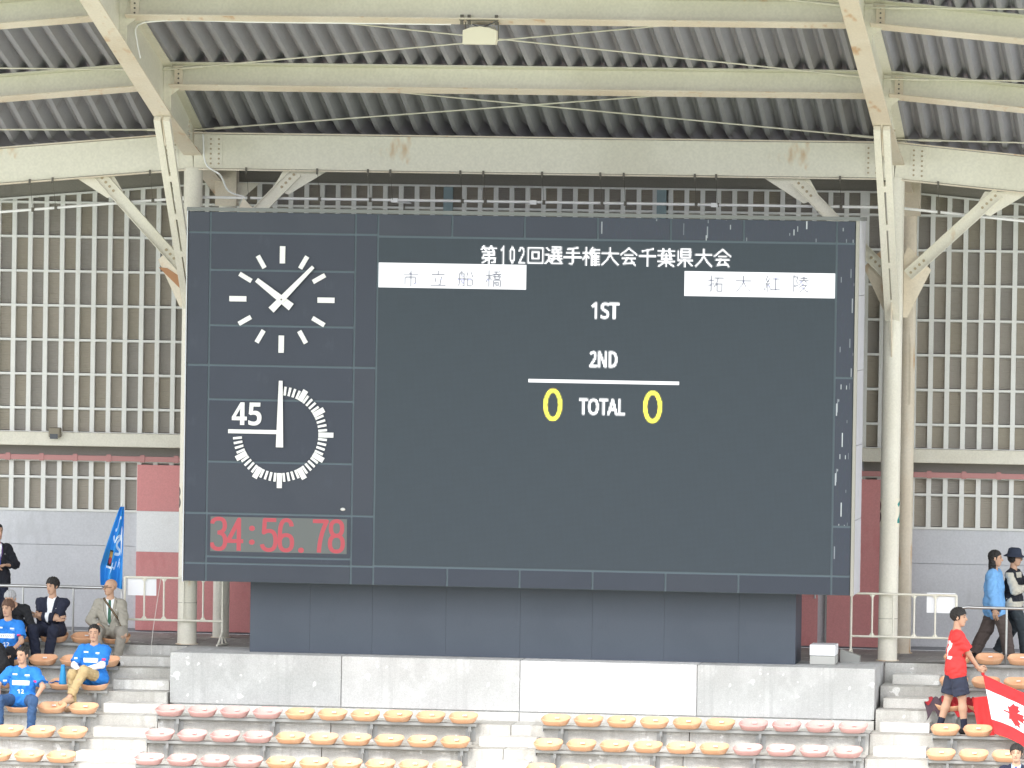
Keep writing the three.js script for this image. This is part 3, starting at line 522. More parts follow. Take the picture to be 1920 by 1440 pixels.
  mesh('forty_five_bar', box(C2.x - 0.762, C2.x - 0.02, C2.y + 0.0, C2.y + 0.058, 0.002, 0.03), whitePaint, dial);
  mesh('timer_hand', prism([[-0.055, -0.19], [0.052, -0.19], [0.03, 0.775], [-0.024, 0.775]], 0.034, 0.05).translate(C2.x, C2.y, 0), whitePaint, dial);
  const tg = new TextGeometry('45', { font, size: 0.325, depth: 0.02, curveSegments: 5 }); tg.computeBoundingBox();
  const bb = tg.boundingBox, q0 = bp(435, 797), q1 = bp(491, 755);
  tg.translate(-bb.min.x, -bb.min.y, 0).scale((q1.x - q0.x) / (bb.max.x - bb.min.x), (q1.y - q0.y) / (bb.max.y - bb.min.y), 1).translate(q0.x, q0.y, 0.003);
  mesh('numeral_45', tg, whitePaint, dial);
  // digital timer
  const ta = bp(395, 968), tb = bp(650, 1039), tw = document.createElement('canvas'); tw.width = 1024; tw.height = 288; const h = tw.getContext('2d');
  h.fillStyle = '#666b6a'; h.fillRect(0, 0, 1024, 288); for (let x = 0; x < 1024; x += 8) { h.fillStyle = 'rgba(75,78,76,.5)'; h.fillRect(x, 0, 1, 288); } for (let y = 0; y < 288; y += 8) { h.fillStyle = 'rgba(75,78,76,.5)'; h.fillRect(0, y, 1024, 1); }
  const red = '#b24a54'; h.strokeStyle = red; h.fillStyle = red; h.lineWidth = 32; h.lineCap = 'butt'; h.lineJoin = 'round';
  const D = { 3: 'M4,60 Q10,18 55,18 Q100,18 100,75 Q100,130 45,132 M45,132 Q104,134 104,200 Q104,268 55,268 Q8,268 2,215', 4: 'M84,280 L84,22 L4,200 L118,200', 5: 'M112,20 L26,20 L20,125 Q40,108 64,110 Q108,114 108,190 Q108,268 58,268 Q16,268 6,222', 6: 'M102,70 Q96,18 60,18 Q14,20 14,140 L14,200 Q14,268 60,268 Q106,268 106,202 Q106,142 60,142 Q24,142 16,180', 7: 'M0,22 L104,22 Q52,140 48,280', 8: 'M58,18 Q100,18 100,76 Q100,136 58,138 Q10,140 10,204 Q10,268 58,268 Q106,268 106,204 Q106,140 58,138 Q16,136 16,76 Q16,18 58,18' };
  const pathDraw = (d, ox) => { h.beginPath(); const tk = d.replace(/,/g, ' ').match(/[MLQ]|[\d.]+/g); let c = 'M', n = []; for (const t of tk) { if (/[MLQ]/.test(t)) { c = t; n = []; } else { n.push(+t); if (c === 'M' && n.length === 2) { h.moveTo(ox + n[0], n[1]); n = []; } if (c === 'L' && n.length === 2) { h.lineTo(ox + n[0], n[1]); n = []; } if (c === 'Q' && n.length === 4) { h.quadraticCurveTo(ox + n[0], n[1], ox + n[2], n[3]); n = []; } } } h.stroke(); };
  for (const [ch, x] of [['3', 8], ['4', 130], ['5', 382], ['6', 508], ['7', 768], ['8', 888]]) pathDraw(D[ch], x);
  for (const [x, y] of [[312, 92], [312, 206], [682, 264]]) { h.beginPath(); h.arc(x, y, 22, 0, 7); h.fill(); }
  const tt = new THREE.CanvasTexture(tw); tt.colorSpace = THREE.SRGBColorSpace;
  const tm = mesh('timer_display', new THREE.PlaneGeometry(tb.x - ta.x, ta.y - tb.y).translate((ta.x + tb.x) / 2, (ta.y + tb.y) / 2, 0.006), M({ map: tt, roughness: 0.5 }), sb, true);
  tm.userData.label = 'digital timer reading 34:56.78 in red';
  const sensor = bp(643, 955); mesh('sensor_dome', new THREE.SphereGeometry(0.035, 12, 8).scale(1.1, 0.7, 0.8).translate(sensor.x, sensor.y, 0.01), flat('#d8d8d4', 0.4), sb);

  // plinth under the board
  const pl = thing('scoreboard_plinth', 'dark panelled plinth carrying the scoreboard on the concrete podium', 'plinth');
  const xs = [-3.874, -2.99, -2.07, -0.99, 0.10, 1.154, 2.203, 3.288, 4.112];
  const plM = M({ map: paintTex([70, 78, 90], [66, 74, 86], 0.02, 0.5, [62, 70, 82]), roughness: 0.5 });
  for (let i = 0; i < 8; i++) mesh('plinth_panel', box(xs[i] + 0.001, xs[i + 1] - 0.001, 0.002, BY0 + 0.02, -0.565, -0.54), plM, pl);
  mesh('plinth_case', box(-3.87, 4.108, 0, BY0 + 0.015, -1.5, -0.568), plM, pl);
}

// ---------------------------------------------------------------- seats
function seatGeo() {
  const n = 26, rings = [[0.02, -0.072], [0.66, -0.08], [0.80, -0.07], [0.96, -0.018], [1, -0.002], [0.985, 0.006], [0.955, 0.004], [0.90, -0.012], [0.78, -0.046], [0.4, -0.056], [0.02, -0.057]];
  const pos = [], idx = [];
  for (const [s, y] of rings) for (let i = 0; i < n; i++) {
    const a = i / n * 2 * Math.PI, c = Math.cos(a), d = Math.sin(a), e = 0.55;
    const x = 0.208 * s * Math.sign(c) * Math.pow(Math.abs(c), e), z = 0.19 * s * Math.sign(d) * Math.pow(Math.abs(d), e);
    const back = Math.max(0, -z / 0.19), side = Math.abs(x) / 0.208, lift = s > 0.6 ? (s - 0.6) / 0.4 : 0;
    pos.push(x, y + lift * (0.066 * back * back + 0.016 * side * side - 0.022 * Math.max(0, z / 0.19) * (1 - side)), z);
  }
  for (let r = 0; r < rings.length - 1; r++) for (let i = 0; i < n; i++) { const a = r * n + i, b = r * n + (i + 1) % n, c = a + n, d = b + n; idx.push(a, b, c, b, d, c); }
  const g = new THREE.BufferGeometry(); g.setAttribute('position', new THREE.Float32BufferAttribute(pos, 3)); g.setIndex(idx); g.computeVertexNormals();
  const u = new Float32Array(pos.length / 3 * 2); for (let i = 0; i < pos.length / 3; i++) { u[2 * i] = pos[3 * i] * 2; u[2 * i + 1] = pos[3 * i + 2] * 2; } g.setAttribute('uv', new THREE.BufferAttribute(u, 2));
  return g;
}
const SG = seatGeo(), platG = rbox(-0.03, 0.03, -0.046, -0.026, -0.15, -0.13, 0.004);
const seatTone = (a, b) => [0, 1, 2].map(k => M({ map: paintTex(a.map(v => v + k * 4 - 4), b, 0.0, 1, b), roughness: 0.6 }));
const orangeM = seatTone([232, 178, 138], [240, 202, 168]), pinkM = seatTone([220, 172, 166], [228, 190, 184]);
const ord = ['first', 'second', 'third', 'fourth', 'fifth', 'sixth', 'seventh', 'eighth', 'ninth', 'tenth'];
const rowName = ['topmost row', 'second row down', 'third row down', 'fourth row down', 'fifth row down', 'sixth row down'];
function seatAt(x, k, colour, label) {
  const s = thing('stadium_seat', label, 'seat', 'moulded seats on the terrace');
  s.position.set(x, top(k) + 0.10, nose(k) + 0.06); s.rotation.y = rr(-0.012, 0.012);
  const m = (colour === 'pink' ? pinkM : orangeM)[(rnd() * 3) | 0];
  put('shell', SG, m, s); put('label_plate', platG, whitePaint, s).position.y = 0.052;
  put('foot_block', (seatAt.f = seatAt.f || boxUV(rbox(-0.09, 0.09, -0.095, -0.06, -0.06, 0.06, 0.006))), m, s);
}
function seatRun(xs, k, colours, where, brackets) {
  xs.forEach((x, i) => seatAt(x, k, colours[i], `${colours[i] === 'pink' ? 'faded pink' : 'orange'} moulded seat, ${ord[where.rev ? xs.length - 1 - i : i]} from ${where.from}, ${where.row}`));
  const y = top(k), z = nose(k) + 0.06, x0 = Math.min(...xs) - 0.17, x1 = Math.max(...xs) + 0.2;
  const r = thing('seat_rail', `steel seat rail ${where.along}, ${where.row}`, 'rail', 'seat rails');
  mesh('rail', [box(x0, x1, y - 0.025, y + 0.012, z - 0.05, z - 0.02), box(x0, x1, y - 0.025, y + 0.012, z + 0.03, z + 0.06), box(x0 - 0.015, x0, y - 0.07, y + 0.02, z - 0.07, z + 0.07)], galv, r);
  for (const bx of brackets) mesh('bracket', [box(bx - 0.02, bx + 0.02, y - 0.1, y - 0.026, z - 0.04, z + 0.05), prism([[-0.06, -0.08], [0.06, -0.08], [0.03, -0.21], [-0.03, -0.23]], -0.006, 0.006).rotateY(Math.PI / 2).translate(bx, y, z - 0.0), box(bx - 0.07, bx + 0.07, y - 0.24, y - 0.06, nose(k) + 0.001, nose(k) + 0.012)], galv, r);
}
const cl = [...Array(10)].map((_, i) => -4.766 + i * 0.474), cr = [...Array(10)].map((_, i) => 0.832 + i * 0.473);
const ro = ['row just below the podium', 'second row below the podium', 'third row below the podium', 'fourth row below the podium'];
for (let j = 0; j < 4; j++) {
  const k = 3 + j;
  seatRun(cl, k, cl.map((_, i) => i < 4 ? 'pink' : 'orange'), { from: 'the clock end stairs', along: 'at the clock end', row: ro[j] }, [cl[0] + 0.12, cl[3] + 0.1, cl[6] + 0.1, cl[9] + 0.1]);
  seatRun(cr, k, cr.map((_, i) => i < 6 ? 'orange' : 'pink'), { from: 'the middle aisle', along: 'at the white box end', row: ro[j] }, [cr[0] + 0.1, cr[3] + 0.1, cr[6] + 0.1, cr[9] + 0.1]);
}
const ll = [...Array(5)].map((_, i) => -6.03 - i * 0.465), rl = [...Array(4)].map((_, i) => 6.40 + i * 0.462);
for (let k = 0; k < 7; k++) {
  const row = (rowName[k] || 'seventh row down');
  seatRun(ll, k, ll.map(() => 'orange'), { from: 'the stairs', along: 'beside the stairs', row: row + ' in the blue shirts block' }, [ll[0] + 0.02, ll[3]]);
  seatRun(rl, k, rl.map(() => 'orange'), { from: 'the stairs', along: 'beside the stairs', row: row + ' in the red flag block' }, [rl[0] + 0.1, rl[3]]);
}

// ---------------------------------------------------------------- railings, box, papers
function barrier(x0, x1, z, label, cut) {
  const b = thing('pipe_barrier', label, 'barrier'), yt = 0.985, yb = 0.36, r = 0.017;
  mesh('top_rail', rod(V(x0, yt, z), V(x1, yt, z), r, 10), creamClean, b); mesh('bottom_rail', rod(V(x0, yb, z), V(x1, yb, z), r, 10), creamClean, b);
  for (const x of [x0, x1]) { mesh('post', rod(V(x, 0.15, z), V(x, yt, z), 0.018, 10), creamClean, b); mesh('foot', [rod(V(x, 0.2, z), V(x - 0.03, 0.02, z + 0.2), 0.016), rod(V(x, 0.2, z), V(x + 0.03, 0.02, z - 0.2), 0.016), rod(V(x - 0.04, 0.017, z + 0.22), V(x + 0.04, 0.017, z - 0.22), 0.016), rod(V(x, 0.2, z), V(x, 0.03, z), 0.012)], creamClean, b); }
  const n = 5; for (let i = 1; i < n; i++) { const x = x0 + (x1 - x0) * i / n; mesh('baluster', [rod(V(x, yb, z), V(x, yt, z), 0.014, 8), ...[[yb, 1], [yt, -1]].map(([y, s]) => prism([[x - 0.055, y], [x + 0.055, y], [x + 0.012, y + s * 0.06], [x - 0.012, y + s * 0.06]], z - 0.004, z + 0.004))], creamClean, b); }
}
barrier(P(234, 1100, -1.75).x, P(418, 1100, -1.75).x, -1.75, 'cream pipe barrier in front of the red and white door');
barrier(P(1596, 1150, -1.75).x, P(1793, 1150, -1.75).x, -1.75, 'cream pipe barrier in front of the red door and column');
function paper(u0, v0, u1, v1, z, label) {
  const a = P(u0, v0, z), b = P(u1, v1, z), g = new THREE.BoxGeometry(b.x - a.x, a.y - b.y, 0.002, 8, 4, 1), p = g.attributes.position;
  for (let i = 0; i < p.count; i++) p.setZ(i, p.getZ(i) + 0.006 * Math.sin(p.getX(i) * 14) + 0.004 * Math.cos(p.getY(i) * 9));
  g.computeVertexNormals(); g.translate((a.x + b.x) / 2, (a.y + b.y) / 2, z); tag(mesh('paper_sheet', g, flat('#f4f4f8', 0.9)), label, 'paper');
}
paper(240, 1080, 293, 1117, -1.785, 'white paper sheet tied to the barrier before the striped door');
paper(1738, 1111, 1791, 1150, -1.785, 'white paper sheet tied to the barrier beside the grey wall');
{
  const y = P(100, 1100, -2.05).y, h = thing('hand_rail', 'steel hand rail behind the topmost seats of the blue shirts block', 'rail');
  mesh('rail', rod(V(-12, y, -2.05), V(P(192, 1102, -2.05).x, y, -2.05), 0.024, 12), steel, h);
  for (let x = P(137, 1150, -2.05).x; x > -12; x -= 0.76) mesh('post', rod(V(x, 0, -2.05), V(x, y, -2.05), 0.016, 10), steel, h);
  const z = -1.72, a = P(1790, 1240, z), y2 = P(1860, 1140, z).y, g = thing('hand_rail', 'bent steel hand rail above the topmost seats of the red flag block', 'rail');
  mesh('rail', tube([V(a.x, 0.0, z), V(a.x, y2 - 0.16, z), V(a.x + 0.03, y2 - 0.06, z), V(a.x + 0.12, y2, z), V(a.x + 0.3, y2, z), V(a.x + 1.5, y2, z), V(a.x + 4, y2, z)], 0.024, 60, 10), steel, g);
  mesh('coupling', rod(V(a.x, y2 - 0.2, z), V(a.x, y2 - 0.16, z), 0.028, 12), steel, g);
  for (const x of [P(1887, 1180, z).x, P(1887, 1180, z).x + 1.2]) mesh('post', rod(V(x, 0, z), V(x, y2, z), 0.017, 10), steel, g);
}
{
  const a = P(1518, 1246, -0.66), b = P(1566, 1208, -0.66), w = thing('equipment_box', 'white and grey equipment box on the podium beside the dark plinth', 'box');
  mesh('body', rbox(a.x, b.x, 0.003, 0.125, -1.15, -0.66, 0.008), flat('#b9b9b4', 0.6), w);
  mesh('lid', rbox(a.x - 0.003, b.x + 0.003, 0.13, 0.288, -1.16, -0.65, 0.01), flat('#f2f2f4', 0.5), w);
  const d = thing('cable_cover', 'flat grey metal cover lying behind the white equipment box', 'cover');
  mesh('cover', prism([[b.x + 0.02, 0.0], [b.x + 0.30, 0.0], [b.x + 0.30, 0.10], [b.x + 0.02, 0.19]], -1.5, -1.3), flat('#a3a39e', 0.6), d);
}
{
  const p0 = P(302, 1080, -1.74), p1 = P(284, 1210, -1.45), p2 = V(p1.x + 0.02, top(1) + 0.02, nose(0) + 0.1), p3 = V(p1.x - 0.02, top(3) + 0.01, nose(2) + 0.2);
  tag(mesh('thin_cord', tube([p0, p1, p2, p3], 0.004, 30, 5), flat('#e4e2da', 0.8)), 'thin pale cord hanging from the barrier down the stairs', 'cord');
}
// ---------------------------------------------------------------- people
// signed distance pieces -> surface nets
function surfaceNets(f, lo, hi, cell) {
  const nx = Math.ceil((hi[0] - lo[0]) / cell) + 1, ny = Math.ceil((hi[1] - lo[1]) / cell) + 1, nz = Math.ceil((hi[2] - lo[2]) / cell) + 1;
  const F = new Float32Array(nx * ny * nz), id = (i, j, k) => (k * ny + j) * nx + i;
  for (let k = 0; k < nz; k++) for (let j = 0; j < ny; j++) for (let i = 0; i < nx; i++) F[id(i, j, k)] = f(lo[0] + i * cell, lo[1] + j * cell, lo[2] + k * cell);
  const vid = new Int32Array(nx * ny * nz).fill(-1), pos = [], idx = [];
  const co = []; for (let c = 0; c < 8; c++) co.push([c & 1, (c >> 1) & 1, c >> 2]);
  const ed = [[0, 1], [2, 3], [4, 5], [6, 7], [0, 2], [1, 3], [4, 6], [5, 7], [0, 4], [1, 5], [2, 6], [3, 7]];
  for (let k = 0; k < nz - 1; k++) for (let j = 0; j < ny - 1; j++) for (let i = 0; i < nx - 1; i++) {
    const v = co.map(c => F[id(i + c[0], j + c[1], k + c[2])]); let n = 0, s = [0, 0, 0];
    for (const [a, b] of ed) if ((v[a] < 0) !== (v[b] < 0)) { const t = v[a] / (v[a] - v[b]); for (let q = 0; q < 3; q++) s[q] += co[a][q] + t * (co[b][q] - co[a][q]); n++; }
    if (n) { vid[id(i, j, k)] = pos.length / 3; pos.push(lo[0] + (i + s[0] / n) * cell, lo[1] + (j + s[1] / n) * cell, lo[2] + (k + s[2] / n) * cell); }
  }
  const quad = (a, b, c, d, flip) => { if (a < 0 || b < 0 || c < 0 || d < 0) return; flip ? idx.push(a, c, b, a, d, c) : idx.push(a, b, c, a, c, d); };
  for (let k = 1; k < nz - 1; k++) for (let j = 1; j < ny - 1; j++) for (let i = 1; i < nx - 1; i++) {
    const a = F[id(i, j, k)] < 0;
    if (a !== F[id(i + 1, j, k)] < 0) quad(vid[id(i, j - 1, k - 1)], vid[id(i, j, k - 1)], vid[id(i, j, k)], vid[id(i, j - 1, k)], !a);
    if (a !== F[id(i, j + 1, k)] < 0) quad(vid[id(i - 1, j, k - 1)], vid[id(i - 1, j, k)], vid[id(i, j, k)], vid[id(i, j, k - 1)], !a);
    if (a !== F[id(i, j, k + 1)] < 0) quad(vid[id(i - 1, j - 1, k)], vid[id(i, j - 1, k)], vid[id(i, j, k)], vid[id(i - 1, j, k)], !a);
  }
  const nor = new Float32Array(pos.length), e = cell * 0.5;
  for (let i = 0; i < pos.length; i += 3) {
    const [x, y, z] = [pos[i], pos[i + 1], pos[i + 2]];
    const g = [f(x + e, y, z) - f(x - e, y, z), f(x, y + e, z) - f(x, y - e, z), f(x, y, z + e) - f(x, y, z - e)], l = Math.hypot(...g) || 1;
    nor[i] = g[0] / l; nor[i + 1] = g[1] / l; nor[i + 2] = g[2] / l;
  }
  const geo = new THREE.BufferGeometry(); geo.setAttribute('position', new THREE.Float32BufferAttribute(pos, 3)); geo.setAttribute('normal', new THREE.BufferAttribute(nor, 3)); geo.setIndex(idx); return geo;
}
const smin = (a, b, k) => { const h = Math.max(0, k - Math.abs(a - b)) / k; return Math.min(a, b) - h * h * k * 0.25; };
function capD(x, y, z, c) {                           // c: [ax,ay,az,bx,by,bz,ra,rb]
  const bx = c[3] - c[0], by = c[4] - c[1], bz = c[5] - c[2], px = x - c[0], py = y - c[1], pz = z - c[2];
  const t = Math.min(1, Math.max(0, (px * bx + py * by + pz * bz) / (bx * bx + by * by + bz * bz + 1e-9)));
  const dx = px - bx * t, dy = py - by * t, dz = pz - bz * t; return Math.sqrt(dx * dx + dy * dy + dz * dz) - (c[6] + (c[7] - c[6]) * t);
}
const ellD = (x, y, z, cx, cy, cz, rx, ry, rz) => { const a = (x - cx) / rx, b = (y - cy) / ry, c = (z - cz) / rz, k0 = Math.hypot(a, b, c), k1 = Math.hypot(a / rx, b / ry, c / rz); return k0 * (k0 - 1) / (k1 + 1e-9); };
const C = (a, b, ra, rb) => [a.x, a.y, a.z, b.x, b.y, b.z, ra, rb];
function capsField(caps, k, cuts = []) { return (x, y, z) => { let d = 9; for (const c of caps) d = smin(d, capD(x, y, z, c), k); for (const q of cuts) { const e = (x - q[0].x) * q[1].x + (y - q[0].y) * q[1].y + (z - q[0].z) * q[1].z; if (Math.hypot(x - q[0].x, y - q[0].y, z - q[0].z) < (q[2] || 0.16)) d = Math.max(d, e); } return d; }; }
function bounds(caps, m) { const lo = [9e9, 9e9, 9e9], hi = [-9e9, -9e9, -9e9]; for (const c of caps) for (const o of [0, 3]) for (let q = 0; q < 3; q++) { lo[q] = Math.min(lo[q], c[o + q] - Math.max(c[6], c[7]) - m); hi[q] = Math.max(hi[q], c[o + q] + Math.max(c[6], c[7]) + m); } return [lo, hi]; }
const netCaps = (caps, k, cell, cuts, fold = 0) => { const [lo, hi] = bounds(caps, 0.03), f = capsField(caps, k, cuts); return surfaceNets(fold ? (x, y, z) => { const d = f(x, y, z); return d > 0.05 || d < -0.05 ? d : d + fold * (Math.sin(38 * y + 21 * x + 3.5 * Math.sin(19 * z + 13 * x)) * Math.sin(23 * z - 17 * y + 2.8 * Math.sin(27 * x)) + 0.6 * Math.sin(61 * x + 40 * y + 3 * Math.sin(31 * y))); } : f, lo, hi, cell); };
function ik(a, b, l1, l2, pole) {
  const d = b.clone().sub(a), L = Math.min(d.length(), (l1 + l2) * 0.999), n = d.normalize(), x = (L * L + l1 * l1 - l2 * l2) / (2 * L), h = Math.sqrt(Math.max(0, l1 * l1 - x * x));
  const p = pole.clone().addScaledVector(n, -pole.dot(n)).normalize(); return a.clone().addScaledVector(n, x).addScaledVector(p, h);
}
const SKIN = [0.56, 0.34, 0.23];
// head: geometry with vertex colours in head space, face towards +z
function headParts(hairCol, style, skin = SKIN) {
  const f = (x, y, z) => {
    let d = ellD(x, y, z, 0, 0.03, -0.012, 0.077, 0.088, 0.096);
    d = smin(d, ellD(x, y, z, 0, -0.04, 0.022, 0.060, 0.082, 0.068), 0.03);
    d = smin(d, capD(x, y, z, [-0.018, -0.098, 0.052, 0.018, -0.098, 0.052, 0.022, 0.022]), 0.025);
    d = smin(d, capD(x, y, z, [0, 0.002, 0.090, 0, -0.032, 0.105, 0.008, 0.013]), 0.012);
    d = smin(d, capD(x, y, z, [-0.036, 0.018, 0.074, 0.036, 0.018, 0.074, 0.013, 0.013]), 0.016);
    d = smin(d, capD(x, y, z, [-0.017, -0.064, 0.083, 0.017, -0.064, 0.083, 0.007, 0.007]), 0.008);
    for (const s of [-1, 1]) { d = -smin(-d, Math.hypot(x - s * 0.031, y + 0.002, z - 0.098) - 0.013, 0.012); d = smin(d, ellD(x, y, z, s * 0.079, -0.006, -0.006, 0.010, 0.031, 0.019), 0.008); }
    return d;
  };
  const g = surfaceNets(f, [-0.11, -0.14, -0.13], [0.11, 0.14, 0.14], 0.0065), p = g.attributes.position, col = new Float32Array(p.count * 3);
  for (let i = 0; i < p.count; i++) {
    const x = p.getX(i), y = p.getY(i), z = p.getZ(i); let c = skin;
    if (z > 0.05) { const ax = Math.abs(x);
      if (((ax - 0.031) / 0.013) ** 2 + ((y + 0.001) / 0.0055) ** 2 < 1) c = [0.03, 0.025, 0.022];
      else if (ax > 0.013 && ax < 0.05 && y > 0.018 && y < 0.027) c = mix3(hairCol, skin, 0.3);
      else if (ax < 0.024 && y < -0.058 && y > -0.071 && z > 0.075) c = [0.42, 0.19, 0.15]; }
    col[3 * i] = c[0]; col[3 * i + 1] = c[1]; col[3 * i + 2] = c[2];
  }
  g.setAttribute('color', new THREE.BufferAttribute(col, 3));
  if (style === 'bald') return [g, null];
  const low = { short: -0.045, bob: -0.07, long: -0.29, hat: -0.04, thick: -0.05 }[style], fr = { short: 0.062, bob: 0.035, long: 0.05, hat: 0.05, thick: 0.042 }[style];
  const hf = (x, y, z) => {
    const wob = 0.006 * Math.sin(x * 130 + y * 40) * Math.sin(z * 90 + y * 110) + 0.003 * Math.sin(x * 310 + z * 120) * Math.sin(y * 260 - z * 190);
    const t = style === 'thick' || style === 'bob' ? 0.007 : 0;
    let d = ellD(x, y, z, 0, 0.036, -0.014, 0.086 + t, 0.094 + t, 0.105 + t) + wob;
    if (style === 'long') d = smin(d, ellD(x, y, z, 0, -0.12, -0.045, 0.098, 0.19, 0.062) + wob, 0.03);
    if (style === 'bob') d = smin(d, ellD(x, y, z, 0, -0.015, -0.02, 0.092, 0.075, 0.09) + wob, 0.02);
    const face = Math.max(0.028 + Math.max(0, y) * 0.25 - z, y - fr - 0.012 * Math.cos(x * 38) + 0.004 * Math.sin(x * 170));   // opening for the face
    d = Math.max(d, -face); d = Math.max(d, low - y + (style === 'long' ? 0 : z * 0.62 + 0.008 * Math.sin(x * 120 + z * 90)));
    return d;
  };
  return [g, surfaceNets(hf, [-0.13, -0.34, -0.16], [0.13, 0.16, 0.14], style === 'long' ? 0.009 : 0.0075)];
}
// hand: wrist at origin, fingers along +y, palm facing +z, thumb on side s
function handGeo(s, curl) {
  const caps = [[-0.028, 0.02, 0, 0.028, 0.02, 0, 0.013, 0.013], [-0.031, 0.075, 0, 0.029, 0.078, 0, 0.012, 0.012], [-0.022, 0.03, 0, -0.026, 0.075, 0, 0.013, 0.012], [0.0, 0.02, 0, 0.0, 0.075, 0, 0.014, 0.013], [0.022, 0.03, 0, 0.026, 0.075, 0, 0.013, 0.012], [0, -0.02, 0, 0, 0.03, 0, 0.024, 0.022]];
  [[-0.031, 0.036], [-0.011, 0.045], [0.010, 0.042], [0.030, 0.032]].forEach(([x, l], i) => {
    const q = s > 0 ? -x : x; let a = curl * (0.75 + 0.1 * i), p = [q, 0.08, 0];
    for (const [k, r] of [[1, 0.0088], [0.72, 0.008], [0.55, 0.007]]) { const e = [p[0] + (q > 0 ? 0.002 : -0.002), p[1] + l * k * Math.cos(a), p[2] + l * k * Math.sin(a)]; caps.push([...p, ...e, r, r * 0.93]); p = e; a += curl * 0.75; }
  });
  const t = s; caps.push([t * 0.026, 0.022, 0.006, t * 0.052, 0.052, 0.014, 0.013, 0.0105], [t * 0.052, 0.052, 0.014, t * 0.056, 0.084, 0.02 + curl * 0.012, 0.0105, 0.0085]);
  return netCaps(caps, 0.008, 0.0055);
}
const HANDS = {}; const hand = (s, c) => (HANDS[s + '/' + c] = HANDS[s + '/' + c] || handGeo(s, c)).clone();
const HEADS = {};
function canvasTex(w, h, fn) { const c = document.createElement('canvas'); c.width = w; c.height = h; fn(c.getContext('2d')); const t = new THREE.CanvasTexture(c); t.colorSpace = THREE.SRGBColorSpace; return t; }
const skinM = new THREE.MeshStandardMaterial({ vertexColors: true, roughness: 0.6, side: THREE.DoubleSide });
const clothBump = dataTex(256, (x, y, i) => { const v = 128 + 90 * (N3[((y * 2) & 511) * 512 + ((x * 2) & 511)] - 0.5) * 2; return [v, v, v]; }, false, 1);
const cloth = (c, extra) => M(Object.assign({ color: c, roughness: 0.9, bumpMap: clothBump, bumpScale: 0.02 }, extra));
const clothMap = t => M({ map: t, roughness: 0.85, bumpMap: clothBump, bumpScale: 0.02 });

